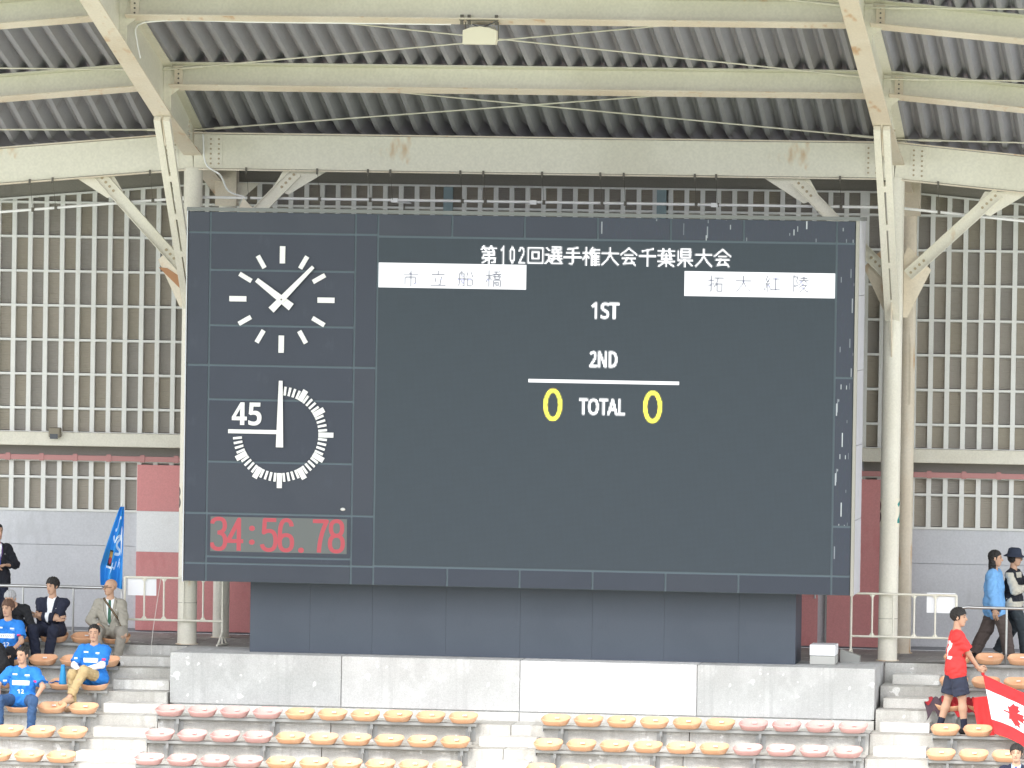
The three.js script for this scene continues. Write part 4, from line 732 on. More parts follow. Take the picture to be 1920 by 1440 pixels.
function person(o) {
  const root = thing('person', o.label, 'person'); root.position.set(o.at.x, o.at.y, o.at.z); root.rotation.y = o.yaw || 0;
  const sc = o.scale || 1, H = V(0, o.hip, 0), tl = o.lean || 0, tr = o.side || 0;
  const R = new THREE.Matrix4().makeRotationFromEuler(new THREE.Euler(tl, o.twist || 0, tr, 'YXZ'));
  const tp = (x, y, z) => V(x, y, z).applyMatrix4(R).add(H);
  const hump = o.hump || 0;
  const chest = tp(0, 0.30, -0.01), N = tp(0, 0.485, -0.005 + hump), W = o.w || 1;
  const sh = [-1, 1].map(s => tp(s * 0.168 * W, 0.405, 0.0 + hump * 0.6)), hp = [-1, 1].map(s => V(s * 0.088, o.hip, 0));
  const hd = N.clone().add(V(...(o.headOff || [0, 0.17, 0.025])));
  const el = [], wr = [], kn = [], an = [], toe = [];
  [0, 1].forEach(i => {
    const s = i ? 1 : -1; wr[i] = V(...o.hands[i]); el[i] = ik(sh[i], wr[i], 0.275, 0.245, V(...((o.elbow && o.elbow[i]) || [s * 0.8, -0.3, -0.6])));
    const d = wr[i].clone().sub(el[i]); if (d.length() > 0.245) wr[i] = el[i].clone().addScaledVector(d.normalize(), 0.245);
    an[i] = V(...o.feet[i]); kn[i] = o.knees ? V(...o.knees[i]) : ik(hp[i], an[i], 0.42, 0.41, V(s * 0.15, 0, 1));
    const fd = V(...((o.toes && o.toes[i]) || [s * 0.25, 0, 1])).normalize(); toe[i] = an[i].clone().addScaledVector(fd, 0.15).add(V(0, -0.045, 0));
  });
  // trunk pieces, shared by body and clothes
  const trunk = inf => [C(hp[0], hp[1], 0.098 + inf, 0.098 + inf), ...[-1, 1].flatMap(s => [C(tp(s * 0.055, 0.02, 0), tp(s * 0.058 * W, 0.22, 0.0), 0.095 + inf, 0.098 * W + inf), C(tp(s * 0.058 * W, 0.22, 0), tp(s * 0.075 * W, 0.37, -0.004 + hump * 0.5), 0.098 * W + inf, 0.078 + inf)]), C(sh[0], sh[1], 0.05 + inf * 0.8, 0.05 + inf * 0.8), C(tp(-0.10, 0.405, hump * 0.7), N, 0.05 + inf * 0.5, 0.043 + inf * 0.2), C(tp(0.10, 0.405, hump * 0.7), N, 0.05 + inf * 0.5, 0.043 + inf * 0.2)];
  const arm = (i, inf, t) => { const a = [C(sh[i], t < 1 ? sh[i].clone().lerp(el[i], t) : el[i], 0.049 + inf, (t < 1 ? 0.05 : 0.043) + inf)]; if (t > 1) a.push(C(el[i], el[i].clone().lerp(wr[i], t - 1), 0.042 + inf, 0.032 + inf)); return a; };
  const skinCaps = [...trunk(-0.012), C(N, hd.clone().add(V(0, -0.07, -0.02)), 0.053, 0.05), ...[0, 1].flatMap(i => [...arm(i, -0.006, 2), C(hp[i], kn[i], 0.08, 0.054), C(kn[i], kn[i].clone().lerp(an[i], 0.35), 0.053, 0.056), C(kn[i].clone().lerp(an[i], 0.35), an[i], 0.056, 0.036), C(an[i], toe[i], 0.036, 0.026)])];
  const gs = [netCaps(skinCaps, 0.03, 0.014)];
  const paintSkin = (g, c = o.skin || SKIN) => { const a = new Float32Array(g.attributes.position.count * 3); for (let i = 0; i < a.length; i += 3) { a[i] = c[0]; a[i + 1] = c[1]; a[i + 2] = c[2]; } g.setAttribute('color', new THREE.BufferAttribute(a, 3)); return g; };
  paintSkin(gs[0]);
  const hk = o.hair + (o.hairCol || [0.02, 0.018, 0.017]).join(); const [hg, hair] = HEADS[hk] = HEADS[hk] || headParts(o.hairCol || [0.02, 0.018, 0.017], o.hair, o.skin);
  const HM = new THREE.Matrix4().makeRotationFromEuler(new THREE.Euler(o.headPitch || 0, o.headYaw || 0, o.headRoll || 0, 'YXZ')).setPosition(hd);
  gs.push(hg.clone().applyMatrix4(HM));
  [0, 1].forEach(i => {
    const d = wr[i].clone().sub(el[i]).normalize(), dd = o.handDir && o.handDir[i] ? V(...o.handDir[i]).normalize() : d, pn = V(...((o.palm && o.palm[i]) || [0, -1, 0.01]));
    const z = pn.addScaledVector(dd, -pn.dot(dd)).normalize(), x = dd.clone().cross(z).normalize();
    const g = hand(i ? -1 : 1, (o.curl && o.curl[i]) || 0.35).applyMatrix4(new THREE.Matrix4().makeBasis(x, dd, z).setPosition(wr[i])); gs.push(paintSkin(g));
  });
  const bg = mergeGeometries(gs.map(g => { g = g.clone(); g.deleteAttribute('uv'); return g; }), false);
  put('body', bg, skinM, root);
  if (hair) put('hair', hair.clone().applyMatrix4(HM), cloth(new THREE.Color(...(o.hairCol || [0.02, 0.018, 0.017])), { roughness: 0.65 }), root);
  // clothes, uv in garment space: front half 0..0.5, back half 0.5..1
  const Ri = R.clone().invert();
  const garmentUV = g0 => { const g = g0.toNonIndexed(), p = g.attributes.position, n = g.attributes.normal, u = new Float32Array(p.count * 2), v = V(0, 0, 0), m = V(0, 0, 0); let fz = 0; for (let i = 0; i < p.count; i++) { v.fromBufferAttribute(p, i).sub(H).applyMatrix4(Ri); if (i % 3 === 0) { fz = 0; for (let q = 0; q < 3; q++) fz += m.fromBufferAttribute(n, i + q).applyMatrix4(Ri).z; } const a = Math.min(0.999, Math.max(0.001, (v.x + 0.4) / 0.8)); u[2 * i] = fz >= -0.15 ? a * 0.5 : 0.5 + (1 - a) * 0.5; u[2 * i + 1] = Math.min(0.999, Math.max(0.001, (v.y + 0.15) / 0.7)); } g.setAttribute('uv', new THREE.BufferAttribute(u, 2)); return g; };
  const T = o.topwear, inf = T.loose || 0.012, caps = trunk(inf), cuts = [[tp(0, 0.472, 0.045 + hump), V(0, 1, 0.6).applyMatrix4(R).normalize(), 0.105]];
  [0, 1].forEach(i => { caps.push(...arm(i, inf * 0.9 + (T.sleeve < 1 ? 0.012 : 0.002), T.sleeve)); const e = T.sleeve < 1 ? sh[i].clone().lerp(el[i], T.sleeve) : el[i].clone().lerp(wr[i], T.sleeve - 1), d = (T.sleeve < 1 ? el[i].clone().sub(sh[i]) : wr[i].clone().sub(el[i])).normalize(); cuts.push([e, d, 0.10]); });
  if (T.hem) [0, 1].forEach(i => caps.push(C(hp[i], hp[i].clone().lerp(kn[i], T.hem), 0.105 + inf, 0.1 + inf)));
  put(T.name || 'shirt', garmentUV(netCaps(caps, 0.035, 0.0125, cuts, 0.0058)), T.m, root);
  if (T.under) { const uc = []; [0, 1].forEach(i => uc.push(...arm(i, 0.004, 1.92))); put('undershirt', netCaps(uc, 0.02, 0.0125), T.under, root); }
  const L = o.legwear, lc = [], cu = []; lc.push(C(hp[0], hp[1], 0.104, 0.104), C(tp(-0.05, 0.1, 0), tp(0.05, 0.1, 0), 0.1, 0.1));
  [0, 1].forEach(i => { const w = L.wide || 0; if (L.len < 1) { const e = hp[i].clone().lerp(kn[i], L.len); lc.push(C(hp[i], e, 0.104, 0.096 + w)); cu.push([e, kn[i].clone().sub(hp[i]).normalize(), 0.15]); } else { const e = kn[i].clone().lerp(an[i], L.len - 1); lc.push(C(hp[i], kn[i], 0.098, 0.074 + w), C(kn[i], e, 0.072 + w, 0.06 + w)); cu.push([e, an[i].clone().sub(kn[i]).normalize(), 0.12]); } });
  put(L.len < 1 ? 'shorts' : 'trousers', netCaps(lc, 0.03, 0.0135, cu, 0.0055), L.m, root);
  if (L.sock) [0, 1].forEach(i => put('sock', netCaps([C(an[i].clone().lerp(kn[i], 0.3), an[i], 0.047, 0.043)], 0.01, 0.012), L.sock, root));
  [0, 1].forEach(i => { const heel = an[i].clone().add(an[i].clone().sub(toe[i]).setY(0).normalize().multiplyScalar(0.035)).add(V(0, -0.04, 0)); put('shoe', netCaps([C(heel, toe[i], 0.04, 0.036), C(an[i].clone().add(V(0, -0.015, 0)), an[i].clone().lerp(toe[i], 0.5), 0.043, 0.036)], 0.02, 0.011), o.shoe || cloth('#1c1b1d'), root); });
  for (const a of o.extra || []) a(root, { tp, N, hd, HM, sh, el, wr, H, kn, an });
  root.scale.setScalar(sc);
  return root;
}
const row = k => top(k) + 0.09;                        // seat surface
const seatZ = k => nose(k) + 0.02;
const jersey = canvasTex(1024, 512, g => {
  g.fillStyle = '#2a7fd6'; g.fillRect(0, 0, 1024, 512);
  for (let i = 0; i < 160; i++) { g.fillStyle = `rgba(30,${100 + rnd() * 40},${200 + rnd() * 30},.12)`; g.fillRect(rnd() * 1024, rnd() * 512, 4, 60); }
  const Y = y => 512 - (y + 0.15) / 0.7 * 512, X = x => (x + 0.4) / 0.8 * 512;
  g.fillStyle = '#f2f5f8'; g.save(); g.translate(X(0), Y(0.26)); g.fillRect(-82, -24, 164, 48); g.restore();
  g.fillRect(X(-0.13), Y(0.39), 48, 17); g.fillRect(X(0.055), Y(0.38), 44, 17);
  g.strokeStyle = '#28415e'; g.lineWidth = 4; for (let i = 0; i < 7; i++) { g.beginPath(); g.moveTo(X(-0.1) + i * 18, Y(0.26) + 8); g.lineTo(X(-0.1) + i * 18 + 8, Y(0.26) - 8); g.stroke(); }
  g.fillStyle = '#f2f5f8'; g.font = 'bold 62px sans-serif'; g.textAlign = 'center'; g.fillText('12', X(0.0), Y(0.105));
  g.fillStyle = '#d9e8f4'; g.font = 'bold 22px sans-serif'; g.fillText('~~~', X(0.1), Y(0.335));
  g.fillStyle = '#e8407a'; g.fillRect(X(0.19), Y(0.3), 34, 22);
  g.fillStyle = '#f2f5f8'; g.fillRect(X(-0.25), Y(0.3), 30, 18);
  for (let x = 0; x < 1024; x += 22) { g.beginPath(); g.arc(x, 505 - (x * 7 % 13), 9, 0, 7); g.fill(); }
});
const suitTex = (base, shirt, tie, strap) => canvasTex(1024, 512, g => {
  g.fillStyle = base; g.fillRect(0, 0, 1024, 512);
  const Y = y => 512 - (y + 0.15) / 0.7 * 512, X = x => (x + 0.4) / 0.8 * 512;
  g.fillStyle = shirt; g.beginPath(); g.moveTo(X(-0.07), Y(0.5)); g.lineTo(X(0.07), Y(0.5)); g.lineTo(X(0.035), Y(0.3)); g.lineTo(X(0.005), Y(0.1)); g.lineTo(X(-0.02), Y(0.1)); g.lineTo(X(-0.04), Y(0.3)); g.fill();
  if (tie) { g.fillStyle = tie; g.beginPath(); g.moveTo(X(-0.018), Y(0.47)); g.lineTo(X(0.018), Y(0.47)); g.lineTo(X(0.026), Y(0.16)); g.lineTo(X(0), Y(0.1)); g.lineTo(X(-0.026), Y(0.16)); g.fill(); }
  g.strokeStyle = 'rgba(0,0,0,.35)'; g.lineWidth = 4; for (const s of [-1, 1]) { g.beginPath(); g.moveTo(X(s * 0.1), Y(0.47)); g.lineTo(X(s * 0.09), Y(0.32)); g.lineTo(X(0), Y(0.08)); g.stroke(); }
  if (strap) { g.strokeStyle = strap; g.lineWidth = 20; g.beginPath(); g.moveTo(X(-0.1), Y(0.5)); g.lineTo(X(0.2), Y(0.1)); g.stroke(); g.strokeStyle = '#8a7a58'; g.lineWidth = 5; g.beginPath(); g.moveTo(X(-0.1), Y(0.5)); g.lineTo(X(0.2), Y(0.1)); g.stroke(); }
  g.fillStyle = '#e8e8e8'; g.fillRect(X(0.09), Y(0.33), 10, 7);
});
const glasses = (root, q) => { const g = [-1, 1].map(s => new THREE.TorusGeometry(0.021, 0.003, 6, 18).scale(1.1, 0.85, 1).translate(s * 0.031, -0.003, 0.108)); g.push(rod(V(-0.01, 0, 0.112), V(0.01, 0, 0.112), 0.003, 5), rod(V(-0.055, 0, 0.105), V(-0.083, 0, 0), 0.003, 5), rod(V(0.055, 0, 0.105), V(0.083, 0, 0), 0.003, 5)); const m = mesh('glasses', g, flat('#2a2622', 0.4), root); m.applyMatrix4(q.HM); };
const at = (u, v, z, y) => { const p = P(u, v, z); return V(p.x, y, z); };
const navy = cloth('#23283a'), black = cloth('#1d1e22'), jeans = cloth('#39577f'), khaki = cloth('#c3ac80');
const sitFeet = (dx, k, z) => [dx, -RISE - 0.09 + 0.075, z];   // relative to the seat surface

// standing man in a dark suit at the picture edge
person({ label: 'person standing on the concourse in a dark suit with a lanyard', at: at(-8, 1150, -3.0, 0), yaw: 0.55, hip: 0.9, hair: 'short', headYaw: 0.2, hands: [[-0.16, 1.02, 0.2], [0.12, 1.06, 0.2]], handDir: [[0.8, 0.1, 0.3], [-0.8, 0.1, 0.3]], feet: [[-0.1, 0.08, 0], [0.1, 0.08, 0.02]], topwear: { name: 'jacket', loose: 0.022, sleeve: 1.92, hem: 0.25, m: clothMap(suitTex('#20222b', '#eef1f6', '#3c4fa8')) }, legwear: { len: 1.97, m: navy },
  extra: [(r, q) => mesh('lanyard', [tube([q.tp(-0.06, 0.5, 0.02), q.tp(-0.05, 0.38, 0.125), q.tp(0.0, 0.2, 0.14)], 0.005, 12, 5), tube([q.tp(0.06, 0.5, 0.02), q.tp(0.05, 0.38, 0.125), q.tp(0.0, 0.2, 0.14)], 0.005, 12, 5)], flat('#6a3f8a', 0.7), r)] });
// grey haired man bending forward
person({ label: 'grey haired person in a black shirt bending forward on the topmost seats', at: at(44, 1190, seatZ(0), row(0)), yaw: -0.28, hip: 0.1, lean: 0.62, hump: 0.04, hair: 'short', hairCol: [0.42, 0.42, 0.43], headOff: [-0.01, 0.10, 0.10], headPitch: 0.55, hands: [[-0.2, 0.1, 0.42], [0.16, 0.06, 0.46]], handDir: [[0.1, -1, 0.2], [0.0, -1, 0.2]], knees: [[-0.17, 0.16, 0.44], [0.17, 0.16, 0.44]], feet: [[-0.16, -0.3, 0.42], [0.17, -0.3, 0.42]], topwear: { loose: 0.016, sleeve: 1.25, m: clothMap(canvasTex(256, 128, g => { g.fillStyle = '#1f2024'; g.fillRect(0, 0, 256, 128); g.fillStyle = '#e6e6e6'; g.fillRect(84, 46, 5, 5); })) }, legwear: { len: 1.97, m: black } });
// suit, arms crossed
person({ label: 'person in a dark navy suit and open white collar sitting with arms crossed', at: at(97, 1190, seatZ(0), row(0)), yaw: -0.12, hip: 0.1, lean: -0.04, hair: 'thick', headYaw: -0.45, headPitch: 0.12, w: 1.1, hands: [[0.11, 0.27, 0.185], [-0.12, 0.315, 0.2]], elbow: [[-1, -0.5, 0.2], [1, -0.5, 0.2]], handDir: [[1, 0.12, -0.1], [-1, 0.12, -0.1]], palm: [[0, 0.1, -1], [0, 0.1, -1]], knees: [[-0.16, 0.12, 0.42], [0.16, 0.12, 0.42]], feet: [[-0.08, -0.3, 0.44], [0.09, -0.3, 0.44]], topwear: { name: 'jacket', loose: 0.024, sleeve: 1.9, hem: 0.3, m: clothMap(suitTex('#23273a', '#eef0f4')) }, legwear: { len: 1.97, m: navy, wide: 0.01 } });
// bald man, grey suit, strap
person({ label: 'bald person in a pale grey suit with a dark strap across the chest', at: at(206, 1190, seatZ(0) - 0.05, row(0)), yaw: 0.1, hip: 0.1, lean: 0.02, hair: 'bald', headYaw: -1.0, hands: [[-0.14, 0.2, 0.26], [0.24, 0.16, 0.40]], handDir: [[0.2, -0.4, 0.8], [0.1, -0.6, 0.8]], palm: [[0, -1, -0.3], [0, -1, -0.6]], knees: [[-0.15, 0.12, 0.42], [0.22, 0.12, 0.42]], feet: [[-0.14, -0.3, 0.46], [0.14, -0.3, 0.40]], topwear: { name: 'jacket', loose: 0.026, sleeve: 1.9, hem: 0.32, m: clothMap(suitTex('#a39e92', '#eef0f2', '#3d6a58', '#46352a')) }, legwear: { len: 1.97, m: cloth('#938e84'), wide: 0.008 }, extra: [glasses, (r, q) => mesh('wrist_watch', new THREE.TorusGeometry(0.034, 0.008, 6, 16).rotateX(Math.PI / 2).translate(q.wr[1].x, q.wr[1].y + 0.01, q.wr[1].z - 0.015), metalDark, r)] });
// blue jersey, brown hair, at the picture edge
person({ label: 'person with brown hair in a blue sports shirt, second row of the block', at: at(16, 1234, seatZ(1), row(1)), yaw: -0.1, hip: 0.1, lean: 0.1, hair: 'thick', hairCol: [0.13, 0.07, 0.045], headYaw: -0.25, headPitch: 0.1, hands: [[-0.2, 0.16, 0.36], [0.18, 0.16, 0.38]], knees: [[-0.15, 0.14, 0.42], [0.15, 0.14, 0.42]], feet: [[-0.14, -0.3, 0.42], [0.15, -0.3, 0.42]], topwear: { name: 'sports_shirt', loose: 0.02, sleeve: 0.75, hem: 0.12, m: clothMap(jersey) }, legwear: { len: 1.97, m: black } });
// black top at the picture edge
person({ label: 'person in a black top beside the shirt numbered twelve', at: at(-22, 1284, seatZ(2), row(2)), hip: 0.1, lean: 0.15, hair: 'short', hands: [[-0.16, 0.14, 0.36], [0.2, 0.14, 0.36]], knees: [[-0.15, 0.13, 0.42], [0.15, 0.13, 0.42]], feet: [[-0.14, -0.3, 0.42], [0.15, -0.3, 0.42]], topwear: { name: 'jumper', loose: 0.028, sleeve: 1.9, hem: 0.15, m: black }, legwear: { len: 1.97, m: black } });
// number twelve
person({ label: 'person in a blue shirt numbered 12 and jeans, hands on knees', at: at(42, 1330, seatZ(3), row(3)), yaw: -0.04, hip: 0.1, lean: 0.03, hair: 'short', headYaw: -0.4, headPitch: 0.1, w: 1.08, hands: [[-0.27, 0.15, 0.31], [0.27, 0.15, 0.31]], elbow: [[-1, 0.2, -0.5], [1, 0.2, -0.5]], handDir: [[-0.2, -0.5, 0.8], [0.2, -0.5, 0.8]], knees: [[-0.25, 0.12, 0.40], [0.25, 0.12, 0.40]], feet: [[-0.23, -0.3, 0.42], [0.23, -0.3, 0.42]], topwear: { name: 'sports_shirt', loose: 0.022, sleeve: 0.8, hem: 0.16, m: clothMap(jersey) }, legwear: { len: 1.97, m: jeans } });
// khaki trousers, crossed legs
person({ label: 'person in a blue shirt over white sleeves and khaki trousers, legs crossed', at: at(176, 1284, seatZ(2), row(2)), yaw: -0.15, hip: 0.1, lean: 0.0, hair: 'short', headYaw: 0.15, hands: [[-0.1, 0.2, 0.30], [-0.02, 0.24, 0.30]], elbow: [[-0.9, -0.3, -0.3], [0.9, -0.4, 0.1]], handDir: [[0.1, -0.7, 0.6], [-0.9, -0.2, 0.3]], palm: [[0.3, -0.3, -0.8], [0, -0.6, -0.8]], knees: [[-0.19, 0.17, 0.40], [0.0, 0.23, 0.43]], feet: [[-0.2, -0.3, 0.36], [-0.16, -0.16, 0.60]], toes: [[-0.3, 0, 1], [-0.7, -0.2, 0.8]], topwear: { name: 'sports_shirt', loose: 0.024, sleeve: 0.85, hem: 0.18, m: clothMap(jersey), under: cloth('#f2f3f5') }, legwear: { len: 1.9, m: khaki }, shoe: cloth('#c8a888') , extra: [(r, q) => mesh('phone', rbox(-0.035, 0.035, -0.07, 0.07, -0.006, 0.006, 0.004).rotateX(-0.9).translate(q.wr[0].x + 0.03, q.wr[0].y - 0.05, q.wr[0].z + 0.07), flat('#3b2430', 0.3), r)] });
// two people walking on the concourse
person({ label: 'person walking with long dark hair, light blue top and wide brown trousers', at: at(1862, 1222, -2.9, 0), yaw: Math.PI / 2 - 0.12, hip: 0.86, scale: 0.98, hair: 'long', headOff: [0, 0.17, 0.02], headYaw: 0.12, hands: [[-0.24, 0.72, 0.06], [0.22, 0.74, 0.02]], handDir: [[0, -1, 0.15], [0, -1, 0.15]], palm: [[1, 0, 0], [-1, 0, 0]], elbow: [[-0.4, 0, -1], [0.4, 0, -1]], feet: [[-0.08, 0.08, 0.26], [0.08, 0.09, -0.30]], toes: [[0, 0, 1], [0, -0.3, 1]], topwear: { name: 'blouse', loose: 0.042, sleeve: 1.95, hem: 0.34, m: cloth('#7db4ea') }, legwear: { len: 1.99, m: cloth('#5a4f4b'), wide: 0.03 } });
person({ label: 'person walking in a black bucket hat, black and cream top, dark trousers', at: at(1898, 1220, -3.2, 0), yaw: Math.PI / 2 - 0.25, hip: 0.86, scale: 0.98, hair: 'bob', headPitch: 0.05, hands: [[-0.12, 1.1, 0.30], [0.06, 1.14, 0.32]], elbow: [[-0.6, -1, 0], [0.6, -1, 0]], handDir: [[0.3, 0.8, 0.4], [-0.3, 0.8, 0.4]], palm: [[0.6, 0, -0.6], [-0.6, 0, -0.6]], feet: [[-0.08, 0.08, 0.24], [0.08, 0.09, -0.26]], toes: [[0, 0, 1], [0, -0.2, 1]], topwear: { name: 'two_tone_top', loose: 0.022, sleeve: 1.95, hem: 0.2, m: clothMap(canvasTex(512, 256, g => { g.fillStyle = '#23252e'; g.fillRect(0, 0, 512, 256); g.fillStyle = '#c9c4b6'; for (const o of [0, 256]) { g.fillRect(o, 40, 62, 216); g.fillRect(o + 196, 40, 60, 216); g.fillRect(o + 90, 40, 76, 30); g.fillRect(o, 200, 256, 30); } })) }, legwear: { len: 1.98, m: cloth('#3a4146'), wide: 0.022 }, shoe: cloth('#d8d4cc'),
  extra: [glasses, (r, q) => { const m = mesh('bucket_hat', new THREE.LatheGeometry([[0.004, 0.145], [0.06, 0.142], [0.088, 0.125], [0.101, 0.06], [0.104, 0.045], [0.155, 0.01], [0.153, 0.005], [0.1, 0.038], [0.096, 0.05]].map(a => new THREE.Vector2(a[0], a[1])), 28).scale(0.95, 1, 1.1).translate(0, 0.01, -0.012), cloth('#30384a'), r); m.applyMatrix4(q.HM); }] });
// red shirt, seen from behind and side
const redTex = canvasTex(1024, 512, g => { g.fillStyle = '#e0403f'; g.fillRect(0, 0, 1024, 512); g.fillStyle = '#f6f2f0'; g.font = 'bold 250px sans-serif'; g.textAlign = 'center'; g.save(); g.translate(768, 330); g.scale(0.8, 1); g.fillText('12', 0, 0); g.restore(); g.font = 'bold 60px sans-serif'; g.fillText('12', 256, 280); });
const zB = 0.42;
person({ label: 'person in a red shirt numbered on the back, navy shorts, holding the flag', at: at(1790, 1368, zB, top(3)), yaw: 1.72, scale: 1.07, hip: 0.9, lean: 0.03, hair: 'thick', headYaw: -0.3, hands: [[-0.02, 0.80, 0.36], [0.05, 0.84, 0.33]], elbow: [[-1, -0.3, -0.6], [1, -0.3, -0.6]], handDir: [[0.1, -0.4, 0.9], [0.0, -0.5, 0.9]], palm: [[1, 0, 0.2], [-1, 0, 0.2]], curl: [0.9, 0.9], feet: [[-0.09, 0.08, 0.12], [0.09, 0.08, -0.2]], topwear: { name: 'sports_shirt', loose: 0.026, sleeve: 0.8, hem: 0.18, m: clothMap(redTex) }, legwear: { len: 0.92, m: cloth('#343a4c'), sock: cloth('#23283a'), wide: 0.02 } });
// navy jacket low in the corner
person({ label: 'person in a navy jacket and light blue shirt, low in the red flag block', at: at(1906, 1440, seatZ(6), row(6)), yaw: -0.05, hip: 0.1, lean: 0.04, hair: 'thick', hands: [[-0.15, 0.16, 0.34], [0.15, 0.16, 0.34]], knees: [[-0.14, 0.13, 0.42], [0.14, 0.13, 0.42]], feet: [[-0.12, -0.3, 0.42], [0.12, -0.3, 0.42]], topwear: { name: 'jacket', loose: 0.022, sleeve: 1.9, hem: 0.2, m: clothMap(suitTex('#232940', '#a9c4e8', '#2c51b5')) }, legwear: { len: 1.97, m: navy } });

// ---------------------------------------------------------------- flags, cloth, cone
function sheet(fn, nu, nv, m, name, parent) {          // thin cloth with two faces
  const pos = [], uv = [], idx = [];
  for (let s = 0; s < 2; s++) for (let j = 0; j <= nv; j++) for (let i = 0; i <= nu; i++) { const p = fn(i / nu, j / nv); pos.push(p.x, p.y, p.z + s * 0.004); uv.push(i / nu, 1 - j / nv); }
  const N = (nu + 1) * (nv + 1);
  for (let s = 0; s < 2; s++) for (let j = 0; j < nv; j++) for (let i = 0; i < nu; i++) { const a = s * N + j * (nu + 1) + i, b = a + 1, c = a + nu + 1, d = c + 1; s ? idx.push(a, c, b, b, c, d) : idx.push(a, b, c, b, d, c); }
  const g = new THREE.BufferGeometry(); g.setAttribute('position', new THREE.Float32BufferAttribute(pos, 3)); g.setAttribute('uv', new THREE.Float32BufferAttribute(uv, 2)); g.setIndex(idx); g.computeVertexNormals();
  return mesh(name, g, m, parent, true);
}
{
  const leaf = canvasTex(512, 512, g => {
    g.fillStyle = '#f5f3f4'; g.fillRect(0, 0, 512, 512); g.fillStyle = '#dd3236'; g.fillRect(0, 0, 512, 128); g.fillRect(0, 384, 512, 128);
    const h = [[0, -95], [14, -66], [38, -78], [30, -22], [58, -48], [64, -32], [96, -38], [86, -6], [100, 4], [52, 40], [58, 58], [8, 50], [6, 96]];
    g.save(); g.translate(200, 258); g.rotate(Math.PI / 2); g.scale(1.08, 0.92); g.beginPath(); h.forEach((p, i) => i ? g.lineTo(p[0], p[1]) : g.moveTo(p[0], p[1])); [...h].reverse().forEach(p => g.lineTo(-p[0], p[1])); g.fill(); g.restore();
  });
  const a = P(1843, 1264, 0.78), b = P(1865, 1376, 1.22), c = P(1985, 1330, 0.9), d = P(1975, 1428, 1.35);
  const f = thing('red_white_flag', 'red and white flag with a red leaf held by the red shirted person', 'flag');
  sheet((u, v) => { const l = a.clone().lerp(b, v), r = c.clone().lerp(d, v), p = l.lerp(r, u); p.z += 0.035 * Math.sin(u * 9 + v * 3) * (0.3 + u) + 0.02 * Math.sin(v * 11 + u * 4) + 0.008 * Math.sin(u * 31 + v * 17) + 0.006 * Math.sin(v * 43 - u * 12); p.y += 0.03 * Math.sin(u * 5) * v; return p; }, 36, 36, M({ map: leaf, roughness: 0.85 }), 'cloth', f);
  mesh('grip_knot', new THREE.SphereGeometry(0.025, 10, 8).translate(a.x, a.y, a.z), cloth('#d63a3c'), f);
  const t = thing('flag_cloth', 'plain red flag cloth hanging over the seats behind the red white flag', 'cloth');
  const e = P(1822, 1308, 0.35), k = P(1838, 1388, 0.55), e2 = P(1856, 1305, 0.35), k2 = P(1866, 1388, 0.55);
  sheet((u, v) => { const p = e.clone().lerp(k, v).lerp(e2.clone().lerp(k2, v), u); p.z += 0.02 * Math.sin(u * 8 + v * 2); return p; }, 14, 20, cloth('#dd3f40'), 'cloth', t);
  const q = thing('crumpled_banner', 'crumpled dark red banner lying across the seats behind the red shirted person', 'cloth');
  const q0 = P(1738, 1318, 0.0), q1 = P(1830, 1312, 0.0), y0 = top(2) + 0.17;
  sheet((u, v) => { const x = q0.x + (q1.x - q0.x) * u, w = v - 0.5; return V(x + 0.03 * Math.sin(v * 9), y0 + 0.035 * Math.sin(u * 17 + v * 6) + 0.028 * Math.cos(u * 31 - v * 11) - (w > 0 ? 0.52 * w * w * 1.3 : 0.1 * w * w) - (u < 0.2 ? (0.2 - u) * 0.55 * v : 0), nose(2) + 0.03 + w * 0.36); }, 44, 20, M({ map: canvasTex(256, 128, g => { g.fillStyle = '#a92f38'; g.fillRect(0, 0, 256, 128); g.fillStyle = '#4f3f48'; g.fillRect(0, 60, 90, 68); g.fillRect(150, 0, 40, 50); g.fillStyle = '#c8373d'; g.fillRect(90, 70, 120, 58); }), roughness: 0.85 }), 'cloth', q);
}
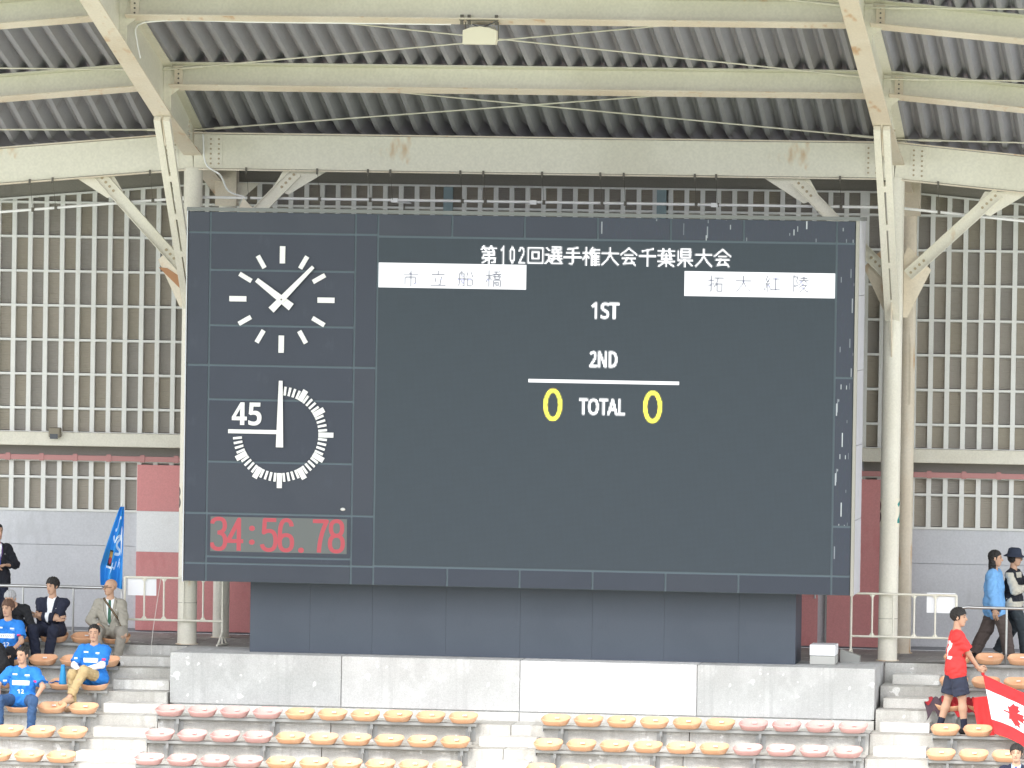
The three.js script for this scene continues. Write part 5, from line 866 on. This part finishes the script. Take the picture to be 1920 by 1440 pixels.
{
  const f = thing('blue_flag', 'furled blue flag with white script standing behind the bald person', 'flag');
  const z = -1.95, tip = P(228, 946, z), bot = P(222, 1190, z);
  const ft = canvasTex(256, 512, g => { g.fillStyle = '#2f8fdc'; g.fillRect(0, 0, 256, 512); g.strokeStyle = '#dcecf8'; g.lineWidth = 20; g.lineCap = 'round';
    g.beginPath(); g.moveTo(175, 70); g.quadraticCurveTo(130, 60, 120, 120); g.quadraticCurveTo(110, 160, 80, 150); g.stroke();
    g.beginPath(); g.moveTo(70, 195); g.quadraticCurveTo(110, 250, 140, 200); g.quadraticCurveTo(200, 170, 190, 205); g.quadraticCurveTo(120, 240, 190, 275); g.quadraticCurveTo(205, 310, 150, 300); g.stroke();
    g.lineWidth = 8; g.beginPath(); g.moveTo(200, 330); g.lineTo(185, 380); g.moveTo(192, 355); g.quadraticCurveTo(215, 345, 208, 385); g.moveTo(165, 350); g.lineTo(155, 390); g.moveTo(135, 360); g.lineTo(125, 400); g.quadraticCurveTo(140, 370, 150, 398); g.stroke();
    g.fillStyle = '#2d2a26'; g.fillRect(60, 280, 62, 100); g.fillStyle = '#c99a4a'; g.fillRect(66, 290, 50, 40); g.fillStyle = '#c8434a'; g.beginPath(); g.arc(92, 345, 22, 0, 7); g.fill(); g.fillStyle = '#e9ecef'; g.fillRect(52, 382, 70, 14); });
  mesh('pole', [rod(V(tip.x, tip.y, z), V(tip.x + 0.03, 0.02, z), 0.013, 8), new THREE.ConeGeometry(0.018, 0.07, 8).translate(tip.x, tip.y + 0.02, z)], whitePaint, f);
  const W = [0.06, 0.42];
  sheet((u, v) => { const yy = tip.y - 0.03 - v * 1.22, w = W[0] + (W[1] - W[0]) * Math.pow(v, 0.9); const x = tip.x + 0.045 - w * (1 - u) * (v > 0.75 ? 1 - (v - 0.75) * 0.8 : 1); return V(x, yy + 0.05 * (1 - u) * v, z + 0.03 + 0.05 * Math.sin(u * 12 + v * 3) * (0.4 + v)); }, 40, 40, M({ map: ft, roughness: 0.8 }), 'cloth', f);
  const c = thing('blue_cone', 'slim blue plastic megaphone standing upright on an orange seat', 'megaphone');
  const p = P(118, 1262, seatZ(2)); const yb = top(2) + 0.085;
  mesh('horn', new THREE.LatheGeometry([[0.056, 0], [0.058, 0.01], [0.03, 0.27], [0.026, 0.285], [0.022, 0.285], [0.05, 0.01]].map(a => new THREE.Vector2(a[0], a[1])), 20).translate(p.x, yb, seatZ(2)), flat('#2f9fe0', 0.4), c);
  mesh('mouth_ring', new THREE.TorusGeometry(0.03, 0.005, 6, 18).rotateX(Math.PI / 2).translate(p.x, yb + 0.27, seatZ(2)), flat('#2588c8', 0.4), c);
  const tw = thing('blue_towel', 'folded blue towel lying on the seat beside the megaphone', 'towel');
  sheet((u, v) => V(p.x - 0.30 + u * 0.25, yb + 0.03 + 0.012 * Math.sin(u * 9) + 0.01 * Math.cos(v * 8 + u * 5), seatZ(2) - 0.02 + v * 0.16), 14, 8, cloth('#2a74d0'), 'cloth', tw);
}
renderer.render(scene, camera);
